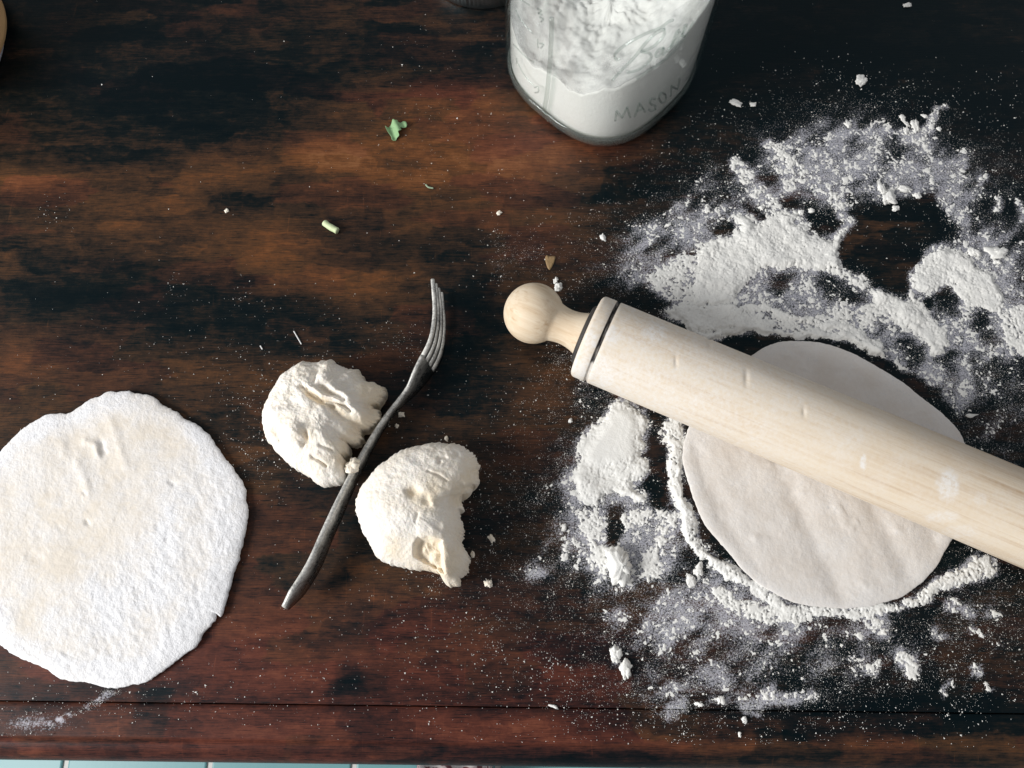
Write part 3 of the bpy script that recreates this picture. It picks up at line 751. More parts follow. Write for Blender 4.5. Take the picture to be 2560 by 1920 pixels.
o = ring_dough('dough_ball', B2, 13 * mm, lambda X, Y: 34 * mm + 2 * mm * fbm(X * 22, Y * 22, 5), M['ball'], 560, 110, 0.9 * mm, 0.86, (0.44, 2.05), b2_relief,
               bflour(zb, [([(1250,400),(1140,640)], 20, .6), ([(860,1150),(880,1300)], 24, 1.0), ([(690,610)], 11, 1.0), ([(900,480),(830,680)], 22, .4), ([(1090,1200),(1090,1480)], 26, .5), ([(480,1140)], 16, .4)]), (1030, 1285), 4.0, 1.1 * mm)
tag(o, 'smoother ball of dough right of the fork with a ripped flap at its lower corner', 'dough')

# ================================================================== ROLLING PIN
Zp = 0.0252
a0, a1 = P(1467, 839, Zp), P(2560, 1297, Zp)
axis = (a1 - a0); axis.z = 0; axis.normalize()
pin = thing('rolling_pin', 'pale wooden rolling pin with a round knob handle lying across the dough', 'rolling pin', (a0.x, a0.y, 0.0))
pin_rot = math.atan2(axis.y, axis.x)
R0, LEN = 0.0227, 0.285
def lathe(name, prof, mat, n=96, flour=None, burn=None, sub=None):
    prof = np.array(prof, float)
    ang = np.linspace(0, 2 * math.pi, n, endpoint=False)
    V = np.array([(x, r * math.cos(w), r * math.sin(w)) for x, r in prof for w in ang])
    F = grid_faces(len(prof), n, True)
    vs = [tuple(p) for p in V]; fs = [tuple(q) for q in F]
    fs.append(tuple(range(n))[::-1]); fs.append(tuple((len(prof) - 1) * n + i for i in range(n)))
    o = mesh_obj(name, vs, fs, mat)
    A = np.repeat(prof[:, 0], n); W = np.tile(ang, len(prof))
    attr(o, 'flour', flour(A, W) if flour else np.zeros(len(V)))
    attr(o, 'burn', burn(A, W) if burn else np.zeros(len(V)))
    o.data.update()
    if name == 'barrel':
        me = o.data; co = np.empty(len(V) * 3, np.float32); me.vertices.foreach_get('co', co); co = co.reshape(-1, 3)
        UU, VV = pin_px(A, W)
        dp = 0.00012 * fbm(A * 90, W * 5, 3)
        for u, v, ru, rv in ((1773, 850, 3, 11), (1866, 945, 4, 14), (1690, 905, 2.5, 10), (2010, 1030, 3, 8)):
            dp = dp - 0.0005 * np.exp(-0.5 * (((UU - u) / ru) ** 2 + ((VV - v) / rv) ** 2)) * (np.sin(W) > -.3)
        rr_ = np.hypot(co[:, 1], co[:, 2]) + 1e-9
        co[:, 1] *= 1 + dp / rr_; co[:, 2] *= 1 + dp / rr_
        me.vertices.foreach_set('co', co.ravel())
    o.parent = pin; o.location = (0, 0, Zp); o.rotation_euler = (0, 0, pin_rot)
    return o
gx = 0.0088
pf = [(0.0, R0 - 0.0075), (0.0, R0 - 0.0018), (0.0004, R0 - 0.0009), (0.0012, R0 - 0.0002), (0.002, R0), (0.005, R0), (gx - 0.0012, R0), (gx - 0.0009, R0 - 0.0002), (gx - 0.0005, R0 - 0.0008), (gx, R0 - 0.0010),
      (gx + 0.0005, R0 - 0.0008), (gx + 0.0009, R0 - 0.0002), (gx + 0.0012, R0)]
pf += [(x, R0) for x in np.linspace(gx + 0.003, LEN - 0.0032, 380)] + [(LEN - 0.0014, R0 - 0.0003), (LEN - 0.0003, R0 - 0.0012), (LEN, R0 - 0.002), (LEN, R0 - 0.0075)]
def pin_px(A, W):
    ca, sa = math.cos(pin_rot), math.sin(pin_rot)
    ly, lz = R0 * np.cos(W), R0 * np.sin(W)
    return to_px(pin.location.x + A * ca - ly * sa, pin.location.y + A * sa + ly * ca, Zp + lz)
def pin_flour(A, W):
    U, V = pin_px(A, W); up = np.sin(W) > -0.5
    f = 0.46 * (1 - sstep(0.02, 0.20, A)) + 0.27 + 0.35 * fbm(U / 50, V / 50, 2)
    for u, v, ru, rv, k in ((2370, 1210, 30, 44, 1.15), (2160, 1155, 10, 20, 1.3), (2355, 1290, 46, 16, .7), (2450, 1245, 22, 20, .5), (1480, 850, 22, 26, .9), (1530, 840, 20, 26, .9), (1445, 925, 20, 30, .8), (1500, 930, 40, 50, .5),
                            (1640, 830, 30, 24, .6), (2400, 1330, 50, 16, .5)):
        q = ((U + 14 * fbm(U / 14, V / 14, 1) - u) / ru) ** 2 + ((V + 14 * fbm(U / 14, V / 14, 3) - v) / rv) ** 2
        f = f + np.where(up, .62 * k * (1 - sstep(.25, 1.3, q)), 0)
    return np.clip(f, 0, 1.4)
def pin_burn(A, W):
    g = (np.abs(A - gx) < 0.0009) * 1.0
    U, V = pin_px(A, W)
    # flour has packed the lower part of the scorched groove
    g = g * (1 - 0.70 * sstep(900, 915, V + 10 * fbm(U / 8, V / 8, 2)))
    e = (A < 0.0002) * (np.isclose(A, 0.0)) * 1.0
    return np.clip(g * (0.92 + 0.7 * fbm(A * 1500, W * 7, 2)), 0, 1)
lathe('barrel', pf, M['pine'], 220, pin_flour, pin_burn)
dark = mat_simple('scorched_wood', (0.050, 0.047, 0.045), 0.6, 0, 0.25, 500, 0.3, 0.8, 400)
cl = lathe('collar', [(-0.0020, 0.0108), (-0.0025, 0.0148), (-0.0019, 0.0160), (0.0006, 0.0166), (0.0006, 0.010)], dark, 72)
def handle_profile():
    d = (P(1467, 839, Zp) - P(1333, 786, Zp)).length          # knob centre to barrel end
    rk = 0.0162
    pts = []
    for w in np.linspace(0.02, 2.42, 30):
        pts.append((-d - rk * math.cos(w) * 0.985, rk * math.sin(w)))
    x1, r1 = pts[-1]
    L = -0.0023
    for t in np.linspace(0.1, 1, 16):
        x = x1 + (L - x1) * t
        r = 0.0089 + (r1 - 0.0089) * (1 - t) ** 3.2 + 0.0030 * t ** 2.6
        pts.append((x, r))
    pts.append((L + 0.0025, 0.0116))
    return pts
hp = handle_profile()
lathe('handle', hp, M['pine'], 72, lambda A, W: 0 * A + .03)
lathe('handle', [(LEN - x, r) for x, r in hp][::-1], M['pine'], 72, lambda A, W: 0 * A + .03)
lathe('collar', [(LEN - x, r) for x, r in [(-0.0020, 0.0108), (-0.0025, 0.0148), (-0.0019, 0.0160), (0.0006, 0.0166), (0.0006, 0.010)]][::-1], dark, 72)

# ================================================================== FORK (stands on its edge, back to the right)
fk = [(699,1515,14),(738,1461,15.5),(773,1403,15.5),(799,1344,14),(831,1275,13.5),(868,1201,11),(905,1132,9),(937,1079,7.6),(969,1031,7.2),(1006,986,9.5),(1022,962,14),(1035,925,21),
      (1054,888,25),(1072,856,25.5),(1080,824,25.5),(1085,782,25),(1083,740,24.4),(1079,694,23.6)]
ZC = 13.2 * mm
LEAN = 0.16
ctr = []
for u, v, w in fk:
    zt = ZC + w * mm / 2
    p = P(u, v, zt); ctr.append((p.x, p.y, w * mm))
ctr = catmull(ctr, 120, closed=False)
for _ in range(14): ctr[1:-1] = (ctr[:-2] + ctr[1:-1] * 2 + ctr[2:]) / 4
Tn = np.gradient(ctr[:, :2], axis=0); Tn /= np.linalg.norm(Tn, axis=1)[:, None]
Nl = np.stack([-Tn[:, 1], Tn[:, 0]], -1)            # to the left of travel
Nl = np.where((Nl[:, :1] > 0), -Nl, Nl)
ctr_xy = ctr[:, :2] - Nl * (LEAN * ctr[:, 2:3] / 2)  # centre line below the raised top edge
S_root = 91
fork = thing('fork', 'steel table fork standing on its edge between the two dough balls', 'fork', (ctr_xy[60][0], ctr_xy[60][1], 0.0))
def fork_strip(name, i0, i1, lo, hi, th, taper=None, n=20):
    V = []
    idx = list(range(i0, i1 + 1))
    for k, i in enumerate(idx):
        w = ctr[i, 2]; a = lo * w; b2 = hi * w
        t = k / (len(idx) - 1)
        if taper: 
            mid = (a + b2) / 2; h = (b2 - a) / 2 * taper(t); a, b2 = mid - h, mid + h
        h = (b2 - a) / 2; mid = (a + b2) / 2
        thk = th(t) if callable(th) else th
        for q in range(n):
            an = 2 * math.pi * q / n
            rc = thk / 2                       # flat faces, fully rounded edges
            cw = math.cos(an); cn = math.sin(an)
            cw = math.copysign(max(0.0, h - rc) + rc * abs(cw) ** .9, cw) / h if abs(cw) > .02 else 0.0
            # the bowl of the head and a faint crown on the handle
            ww = mid + h * cw
            off = Nl[i] * (ww * LEAN + thk / 2 * cn)
            V.append((ctr_xy[i][0] + off[0], ctr_xy[i][1] + off[1], ZC + ww * math.cos(math.atan(LEAN)) * 0.995))
    F = [tuple(q) for q in grid_faces(len(idx), n, True)] + [tuple(range(n))[::-1], tuple((len(idx) - 1) * n + i for i in range(n))]
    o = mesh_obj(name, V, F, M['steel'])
    A = np.array(V); attr(o, 'flour', np.tile(np.clip((np.cos(2 * math.pi * np.arange(n) / n) + .05) * 5 , 0, 1) * (1 if name == 'tine' else .8) + .02, len(idx)))  # pale upper edges: clinging flour plus the window highlight painted in
    place(o, fork); return o
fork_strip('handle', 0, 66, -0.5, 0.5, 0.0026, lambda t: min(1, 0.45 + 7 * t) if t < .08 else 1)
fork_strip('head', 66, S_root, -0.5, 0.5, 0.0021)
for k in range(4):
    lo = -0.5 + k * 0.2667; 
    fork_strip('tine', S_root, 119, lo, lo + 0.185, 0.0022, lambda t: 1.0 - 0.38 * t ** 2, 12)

# ================================================================== MASON JAR
JC = np.array([0.0550, 0.3345]); JR = 0.0538; JH = 0.165; JN = 2.75; JANG = math.radians(-44)
def jr(ang, n):
    a = ang - JANG
    return 1.0 / (np.abs(np.cos(a)) ** n + np.abs(np.sin(a)) ** n) ** (1.0 / n)
def jar_ring(s, z, n, N=128, off=0.0):
    w = np.linspace(0, 2 * math.pi, N, endpoint=False)
    r = (JR * s) * jr(w, n) + off
    return np.stack([JC[0] + r * np.cos(w), JC[1] + r * np.sin(w), np.full(N, z)], -1)
jar = thing('mason_jar', 'clear glass mason jar half full of flour with raised lettering', 'jar', (JC[0], JC[1], 0.0003))
outer = [(.86, .0000), (.90, .0002), (.945, .0022), (.975, .0060), (.993, .0115), (1, .018), (1, .03), (1, .05), (1, .08), (1, .105), (.985, .115), (.94, .126), (.86, .135), (.77, .141), (.735, .145), (.735, .149), (.75, .150), (.75, .152), (.735, .153), (.735, .157), (.75, .158), (.75, .160), (.735, .161), (.735, JH - .001), (.725, JH)]
inner = [(.70, JH), (.69, JH - .001), (.69, .146), (.73, .139), (.82, .133), (.895, .124), (.938, .114), (.948, .105), (.948, .05), (.955, .016), (.94, .0100), (.905, .0066), (.84, .0050), (.70, .0044), (.4, .0042)]
nz = lambda z: JN if z < .105 else max(2.0, JN - (z - .105) / .035 * .75)
rows = np.array([jar_ring(s, z + 0.0003, nz(z)) for s, z in outer + inner])
V = [tuple(p) for p in rows.reshape(-1, 3)]; F = [tuple(q) for q in grid_faces(len(rows), 128, True)]
F += [tuple(range(128))[::-1], tuple((len(rows) - 1) * 128 + i for i in range(128))]
place(mesh_obj('glass_body', V, F, M['glass']), jar)
heel = [(.80, .0012), (.925, .0016), (.955, .0042), (.972, .0085), (.975, .0125), (.958, .0120), (.940, .0090), (.905, .0058), (.80, .0040)]
rows = np.array([jar_ring(s_, z_ + 0.0003, JN) for s_, z_ in heel])
V = [tuple(p) for p in rows.reshape(-1, 3)]; F = [tuple(q) for q in grid_faces(len(rows), 128, True)] + [(8 * 128 + i, 8 * 128 + (i + 1) % 128, (i + 1) % 128, i) for i in range(128)]
tag(place(mesh_obj('glass_heel', V, F, mat_glass('thick_green_glass', (0.93, 0.965, 0.95), 0.0, 0.13)), jar), 'thick greenish glass round the foot of the jar')
# the flour inside: slumped low towards the front left, banked up on the right and at the back
def jar_top(X, Y):
    x, y = X - JC[0], Y - JC[1]
    h = 0.041 + 0.028 * sstep(-0.020, 0.040, x * 0.86 - y * 0.2) + 0.018 * sstep(-0.035, 0.045, y) + 0.010 * sstep(0.02, 0.05, x)
    h = h + 0.014 * fbm(x * 38 + 3, y * 38, 2, 3) + 0.006 * fbm(x * 130, y * 130, 3, 3) + .0030 * fbm(x * 480, y * 480, 1, 3)
    return h
N = 160
w = np.linspace(0, 2 * math.pi, N, endpoint=False)
rin = lambda s: (JR * s) * jr(w, JN)
sides = []
for q, (s, z) in enumerate([(.70, .0047), (.835, .0053), (.90, .0069), (.936, .0104), (.9445, .017)]):
    sides.append(np.stack([JC[0] + rin(s) * np.cos(w), JC[1] + rin(s) * np.sin(w), np.full(N, z)], -1))
rs = .9445
ex, ey = JC[0] + rin(rs) * np.cos(w), JC[1] + rin(rs) * np.sin(w)
ht = jar_top(ex, ey)
for t in np.linspace(0.1, 1, 9):
    sides.append(np.stack([ex, ey, .022 + (ht - .022) * t], -1))
for s in np.linspace(.985, 0.02, 46):
    X, Y = JC[0] + rin(rs * s) * np.cos(w), JC[1] + rin(rs * s) * np.sin(w)
    sides.append(np.stack([X, Y, jar_top(X, Y)], -1))
rows = np.array(sides)
V = [tuple(p) for p in rows.reshape(-1, 3)]; F = [tuple(q) for q in grid_faces(len(rows), N, True)]
F += [tuple(range(N))[::-1], tuple((len(rows) - 1) * N + i for i in range(N))]
jf = tag(mesh_obj('jar_flour', V, F, M['flour']), 'white flour banked up inside the glass mason jar', 'flour')
# flour clinging to the inside of the glass above the pile
rows = []
w128 = np.linspace(0, 2 * math.pi, 128, endpoint=False)
for t in np.linspace(0, 1, 14):
    r = JR * .9463 * jr(w128, JN)
    X, Y = JC[0] + r * np.cos(w128), JC[1] + r * np.sin(w128)
    z0 = jar_top(X, Y) - .0005
    rows.append(np.stack([X, Y, z0 + (0.104 - z0) * t], -1))
rows = np.array(rows)
fo_ = place(mesh_obj('floury_film', [tuple(p) for p in rows.reshape(-1, 3)], [tuple(q) for q in grid_faces(14, 128, True)], M['film']), jar)
attr(fo_, 'fade', np.repeat(1 - np.linspace(0, 1, 14) ** 2, 128))
# raised marks: strokes measured on the photograph, laid on the real wall of the jar
def on_jar(u, v, off=0.0002):
    d = P(u, v, 0.0) - Vector((0, 0, CAM_H))
    lo, hi = 0.3, 1.0
    def inside_(t):
        p = Vector((0, 0, CAM_H)) + d * t
        x, y = p.x - JC[0], p.y - JC[1]
        a = math.atan2(y, x)
        return math.hypot(x, y) < JR * float(jr(np.array(a), JN)) + off
    ts = np.linspace(.25, 1.0, 400); hit = None
    for t in ts:
        if inside_(t): hit = t; break
    if hit is None: return None
    lo, hi = hit - .75 / 399, hit
    for _ in range(20):
        m = (lo + hi) / 2
        if inside_(m): hi = m
        else: lo = m
    return tuple(Vector((0, 0, CAM_H)) + d * hi)
zj = Z(1100, 0, 2.765)
def strokes(name, lines, r, n=24, par=jar):
    parts = []
    for pts in lines:
        q = [on_jar(*p) for p in catmull(zj(pts), n, closed=False)]
        q = [p for p in q if p is not None]
        if len(q) > 2:
            parts.append(tube(q, r, 6))
    if parts:
        V, F = merge(parts)
        return place(mesh_obj(name, V, F, M['emboss']), par)
script_word = [[(1205,385),(1225,355),(1270,318),(1340,275),(1440,225),(1520,195),(1580,150),(1610,138)], [(1190,555),(1260,480),(1340,400),(1420,300),(1490,230),(1550,200)],
        [(1550,200),(1548,240),(1510,290),(1460,330),(1390,355)], [(1390,358),(1450,368),(1458,405),(1420,450),(1360,488),(1290,500)],
        [(1545,330),(1510,345),(1490,385),(1515,385),(1545,335),(1540,375),(1570,355)], [(1570,355),(1610,300),(1655,225),(1640,215),(1605,300),(1605,330),(1640,295)],
        [(1640,295),(1680,230),(1705,180),(1690,180),(1672,240),(1690,250)], [(1360,545),(1440,490),(1560,410),(1680,280),(1750,150)], [(1208,395),(1222,412),(1245,405)]]
tag(strokes('script_lettering', script_word, 0.00075, 30), 'raised script word Ball on the front of the jar')
th = np.linspace(0, 2 * math.pi, 14)
capital_word = [[(1212,832),(1222,768),(1262,812),(1300,742),(1322,806)], [(1355,802),(1393,712),(1432,768)], [(1372,768),(1418,746)],
        [(1508,678),(1478,676),(1466,702),(1484,718),(1508,722),(1510,748),(1480,762),(1462,752)], [(1562 + 26 * math.cos(a), 668 + 34 * math.sin(a)) for a in th], [(1622,652),(1630,588),(1672,606),(1690,532)]]
parts_lines = []
def straight(l):  # letters with corners: densify straight runs
    out = []
    for a, b2 in zip(l[:-1], l[1:]):
        for t in np.linspace(0, 1, 7)[:-1]: out.append((a[0] + (b2[0] - a[0]) * t, a[1] + (b2[1] - a[1]) * t))
    return out + [l[-1]]
capital_word = [[(1205 + (x - 1205) * .93, y + (x - 1205) * .02) for x, y in l] for l in capital_word]
tag(strokes('capital_lettering', [straight(l) for l in capital_word], 0.0007, 46), 'raised capitals MASON near the foot of the jar')
strokes('measure_rib', [[(772,128),(768,300),(756,480),(740,640),(716,800)]], 0.0014, 40)
for l in [[(520,60),(560,140),(640,230)], [(512,310),(590,392),(650,430)], [(540,440),(590,530),(650,592)], [(560,0),(620,36)]]:
    strokes('measure_mark', [l], 0.00045, 18)
for l in [[(676,60),(700,76),(680,92),(704,100)], [(690,118),(714,134),(700,150)], [(676,276),(676,316),(680,330)], [(690,300),(716,306),(700,330)], [(655,604),(678,600),(680,634),(658,640)], [(530,402),(532,420),(530,436)]]:
    strokes('measure_number', [l], 0.0005, 12)

# ---- screw band behind the jar
bc = P(1205, 24, 0.0); BR = 0.040
band = thing('screw_band', 'knurled metal screw band of a jar lying behind the mason jar', 'jar lid', (bc.x, bc.y + BR, 0.0))
NB = 288
wv_ = np.linspace(0, 2 * math.pi, NB, endpoint=False)
kn = 0.00045 * (np.sin(wv_ * 96) > 0)
prof_b = [(-.0004, .0002, 0), (0.0, .0012, 0), (0.0, .004, 1), (0, .0115, 1), (-.0004, .0128, 0), (-.0012, .0140, 0), (-.0024, .0146, 0), (-.0040, .0146, 0), (-.0052, .0142, 0), (-.0054, .0134, 0), (-.0044, .0128, 0), (-.0022, .0120, 0), (-.0014, .010, 0), (-.0014, .0002, 0)]
rows = np.array([np.stack([(BR + d + kn * k) * np.cos(wv_), (BR + d + kn * k) * np.sin(wv_), np.full(NB, z)], -1) for d, z, k in prof_b])
Fb = [tuple(q) for q in grid_faces(len(prof_b), NB, True)] + [tuple((( len(prof_b) - 1) * NB + i, (len(prof_b) - 1) * NB + (i + 1) % NB, (i + 1) % NB, i)) for i in range(NB)]
ob = mesh_obj('ring', [tuple(p) for p in rows.reshape(-1, 3)], Fb, mat_simple('grey_tin', (0.42, 0.42, 0.42), 0.32, 1.0, 0.5, 500, 0.05))
ob.parent = band

# ---- tan filled glass at the upper left corner
gc = (-0.3768, 0.3545)
cup = thing('round_container', 'tan round container on a grey base cut off by the upper left corner', 'container', (gc[0], gc[1], 0.0003))
def revolve(prof, n=128):
    a = np.linspace(0, 2 * math.pi, n, endpoint=False)
    V = [(r * math.cos(w), r * math.sin(w), z) for r, z in prof for w in a]
    return V, [tuple(q) for q in grid_faces(len(prof), n, True)] + [tuple(range(n))[::-1], tuple((len(prof) - 1) * n + i for i in range(n))]
V, F = revolve([(.050, 0), (.0590, .0003), (.0597, .0010), (.0598, .0022), (.0592, .0030), (.0570, .0031), (.01, .0031)])
o = mesh_obj('base', V, F, mat_simple('grey_base', (0.36, 0.36, 0.40), 0.4, 0, 0.4)); o.parent = cup; o.location = (-0.0030, -0.0065, 0)
V, F = revolve([(.050, .0036), (.0575, .0038), (.0596, .0052), (.0603, .0090), (.0605, .018), (.0606, .06), (.0588, .0615), (.0572, .0605), (.056, .020), (.050, .012), (.01, .011)])
o = mesh_obj('body', V, F, mat_simple('tan_body', (0.80, 0.50, 0.24), 0.6, 0, 0.3)); o.parent = cup

# ================================================================== GREEN SCRAPS
def mat_leaf(name, a, b2):
    t = NT(name); v = t.obj()
    t.principled(Base_Color=t.mix(t.noise(v, 350.0, 4), a, b2), Roughness=0.55, Specular_IOR_Level=0.35, Normal=t.bump(t.noise(v, 900.0, 3), 0.25, 0.0006))
    return t.m
leafm = mat_leaf('coriander_green', (0.20, 0.36, 0.17), (0.32, 0.50, 0.27))
zl = Z(600, 240, 3.687)
def leaf(name, outline, lift, label, cat, mat, thick=0.0003):
    pts = catmull([P(u, v, 0.001)[:2] for u, v in zl(outline)], 72)
    c = pts.mean(0); V = []; F = []
    ringsn = 6
    for side in (1, 0):
        for k in range(ringsn):
            t = 1 - k / ringsn
            for p in pts:
                q = c + (p - c) * t
                z = 0.0003 + lift(q[0] - c[0], q[1] - c[1]) + side * thick
                V.append((q[0], q[1], z))
    n = 72
    for side in (0, 1):
        for f in grid_faces(ringsn, n, True):
            f = tuple(int(i) + side * ringsn * n for i in f); F.append(f if side == 0 else f[::-1])
        F.append(tuple(((ringsn - 1) * n + i + side * ringsn * n) for i in range(n)) if side == 0 else tuple(((ringsn - 1) * n + i + n * ringsn) for i in range(n))[::-1])
    for i in range(n): F.append((i, i + ringsn * n, (i + 1) % n + ringsn * n, (i + 1) % n))
    o = mesh_obj(name, V, F, mat); tag(o, label, cat); return o
leaf('leaf_scrap', [(1340,285),(1362,290),(1395,262),(1412,230),(1432,238),(1452,230),(1460,248),(1478,250),(1500,234),(1530,248),(1542,280),(1522,292),(1498,275),(1472,270),(1480,300),(1490,325),(1462,345),(1472,380),(1448,388),(1436,406),(1402,408),(1394,378),(1372,350),(1352,318)],
     lambda x, y: 0.0026 * (0.5 + 0.5 * math.sin(x * 700 + y * 300 + 1.0)) + 0.10 * max(0, x), 'torn pale green herb leaf lying left of the mason jar', 'leaf', leafm)
def capsule(name, pts_px, r, z, mat, label, cat, zf=zl, n=14, hollow=False):
    pts = [tuple(P(u, v, z)) for u, v in zf(pts_px)]
    pts = catmull(pts, 14, closed=False) if len(pts) > 2 else np.linspace(pts[0], pts[1], 14)
    rad = [r * (1 + 0.035 * math.sin(i * 1.1)) for i in range(14)]
    rad[0] *= .86; rad[-1] *= .86
    V, F = tube(pts, r, n, True, rad)
    o = mesh_obj(name, V, F, mat); tag(o, label, cat); return o
capsule('stem_piece', [(775, 1165), (820, 1200), (900, 1245)], 0.0019, 0.0021, mat_leaf('pale_stem', (0.50, 0.62, 0.33), (0.68, 0.74, 0.50)), 'short cut piece of pale green stem on the bare wood', 'stem')
capsule('leaf_curl', [(1712, 815), (1735, 840), (1782, 850)], 0.0005, 0.0007, mat_leaf('dull_green', (0.20, 0.28, 0.18), (0.34, 0.42, 0.30)), 'tiny curled green thread between the leaf and the flour', 'leaf')
zq = Z(1200, 640, 3.687)
tanm = mat_simple('dry_husk', (0.30, 0.20, 0.10), 0.6, 0, 0.3)
def flake(name, outline, zf, h, mat, label, cat, group=None):
    pts = catmull([P(u, v, 0.0006)[:2] for u, v in zf(outline)], 40); c = pts.mean(0)
    V = [(p[0], p[1], 0.0002) for p in pts] + [(p[0], p[1], h * .7) for p in pts] + [(*(c + (p - c) * .7), h * (1 + .35 * math.sin(i * .9))) for i, p in enumerate(pts)] + [(*(c + (p - c) * .3), h * (1.05 + .2 * math.sin(i * .7 + 1))) for i, p in enumerate(pts)]
    n = 40
    F = [tuple(q) for q in grid_faces(4, n, True)] + [tuple(range(n))[::-1], tuple(3 * n + i for i in range(n))]
    o = mesh_obj(name, V, F, mat); tag(o, label, cat, group); return o
flake('husk_flake', [(640,0),(692,0),(690,40),(668,90),(645,125),(625,110),(610,70),(600,20),(615,-10)], zq, 0.0005, tanm, 'thin tan flake above the knob of the rolling pin', 'flake')
lint = mat_simple('white_lint', (0.75, 0.75, 0.75), 0.8, 0, 0.2)
zz3 = Z(640, 660, 1.885)
capsule('lint_thread', [(178, 316), (195, 345), (214, 378)], 0.00032, 0.0005, lint, 'short white thread above the creased dough ball', 'thread', zz3)
capsule('lint_thread', [(20, 385), (30, 402)], 0.00035, 0.0005, lint, 'very short white fleck left of the white thread', 'thread', zz3)

# ================================================================== PATTERNED CLOTH past the table edge (far down, on the floor)
def mat_cloth():
    t = NT('patterned_cloth'); v = t.obj()
    a = t.noise(v, 38.0, 3, 0.5, 2.0)
    col = t.ramp(a, [(0.0, (0.10, 0.03, 0.045)), (0.43, (0.22, 0.09, 0.10)), (0.47, (0.62, 0.50, 0.50)), (0.6, (0.78, 0.70, 0.69))])
    t.principled(Base_Color=col, Roughness=0.9, Specular_IOR_Level=0.1, Normal=t.bump(t.noise(v, 900.0, 3), 0.3, 0.001))
    return t.m
c0, c1 = P(1018, 1910, -0.70), P(1232, 1914, -0.70)
cl_o = Vector(((c0.x + c1.x) / 2, c0.y - 0.10, fz + 0.004))
V = []
nu, nv = 60, 60
for j in range(nv):
    for i in range(nu):
        s, t = i / (nu - 1) * 2 - 1, j / (nv - 1) * 2 - 1
        rr = max(abs(s), abs(t))
        x = s * (c1.x - c0.x) * .5 * (1 + .05 * math.sin(t * 5)); y = t * 0.105
        z = 0.10 * (1 - rr ** 6) * (0.86 + 0.10 * math.sin(s * 9 + t * 3) + 0.06 * math.sin(t * 14 - s * 4)) + 0.001
        V.append((x, y, z))
o = mesh_obj('patterned_cloth', V, [tuple(q) for q in grid_faces(nv, nu)] + [tuple([i for i in range(nu)][::-1] + [k * nu for k in range(1, nv)] + [(nv - 1) * nu + i for i in range(1, nu)] + [k * nu + nu - 1 for k in range(nv - 2, 0, -1)])], mat_cloth())
o.location = cl_o
tag(o, 'bunched white and maroon patterned cloth on the floor below the table edge', 'cloth')

# ================================================================== FLOUR ON THE TABLE
# loose layer: a height field over the table, kept only where flour lies
step = 0.00046
pa, pb = P(1180, 1900), P(2620, 120)
x0, x1 = -0.03, 0.36; y0, y1 = -0.032, 0.40
gx_, gy_ = np.arange(x0, x1, step), np.arange(y0, y1, step)
X, Y = np.meshgrid(gx_, gy_)
U, Vp = to_px(X, Y)
# only work where the photograph can see
D = density(U, Vp)
disc = sdf(U, Vp, DISC2)
D = np.where(disc > 4, 0, D)
jarm = np.hypot(X - JC[0], Y - JC[1]) < JR * 1.1
D = np.where(jarm, 0, D)
n_c = fbm(X * 300, Y * 300, 1, 3, .6)              # clumps of about 3 mm
n_f = fbm(X * 950, Y * 950, 2, 3, .65)             # about 1 mm
n_g = RNG.random(X.shape) - .5
mixn = n_c * 0.75 + n_f * 1.0 + 0.10 * n_g
srt = np.sort(mixn.ravel()[::37]); rank = np.searchsorted(srt, mixn) / len(srt)      # evenly spread 0..1
Dm = np.clip(D + .34 * fbm(U / 62, Vp / 62, 6, 3) * sstep(.05, .3, D) * (1 - sstep(.62, .9, D)), 0, 1)
cov = np.interp(Dm, [0, .10, .20, .35, .50, .65, .80, .92, 1], [0, .0, .016, .11, .42, .72, .93, 1.0, 1.02])
E = cov - rank
cover = np.clip(E, 0, 1)
n_b = fbm(X * 80, Y * 80, 5, 3); n_m = fbm(X * 330, Y * 330, 6, 3)
thick = sstep(.66, 1.0, D)
hz = 0.00014 + 0.00050 * sstep(0, .5, cover) + thick * (0.0006 + 0.0030 * np.clip(n_b + .1, -.1, 1) + 0.0006 * n_m)
hz = hz + 0.0006 * cover * (n_f + .5 * n_c)
for pts, w0, w1, d in STROKE[:9]:                  # raked ridges stand higher
    dist, t = dist_line(U + 14 * fbm(U / 24, Vp / 24, 1), Vp + 14 * fbm(U / 24, Vp / 24, 2), pts)
    hz = hz + thick * 0.0010 * np.exp(-0.5 * (dist / 16) ** 2) * (d > .8) * np.clip(.7 + 3.2 * n_b, 0, 2)
# smooth pressed patch left of the dough
flatm = sstep(0, 30, sdf(U, Vp, f4([(760,40),(900,80),(980,200),(930,420),(930,540),(800,600),(640,620),(480,640),(430,540),(430,430),(560,260)])))
hz = hz * (1 - flatm) + flatm * (0.0024 + .00022 * n_m + 0.00012 * n_f)
hz = np.where(cover > 0.0, np.maximum(hz, 0.00010), 0)
cm = (cover > 0)
cell = (cm[:-1, :-1].astype(int) + cm[1:, :-1] + cm[:-1, 1:] + cm[1:, 1:]) >= 2
cu, cv_ = U[:-1, :-1], Vp[:-1, :-1]
cell &= (cu > 1150) & (cu < 2640) & (cv_ > 40) & (cv_ < 1950)
used = np.zeros(cm.shape, bool)
used[:-1, :-1] |= cell; used[1:, :-1] |= cell; used[:-1, 1:] |= cell; used[1:, 1:] |= cell
idx = -np.ones(cm.shape, int); idx[used] = np.arange(used.sum())
zz = np.where(cm, hz, 0.00004)
jx = (RNG.random(X.shape) - .5) * step * .7; jy = (RNG.random(X.shape) - .5) * step * .7
vv = np.stack([(X + jx)[used], (Y + jy)[used], zz[used]], -1)
r, c = np.nonzero(cell)
ff = np.stack([idx[r, c], idx[r, c + 1], idx[r + 1, c + 1], idx[r + 1, c]], -1)
fo = fast_mesh('spilled_flour', vv, ff, M['flour'])
tag(fo, 'white flour spread in ridges and smears around the rolled dough', 'flour', kind='stuff')
print('flour quads', len(ff))

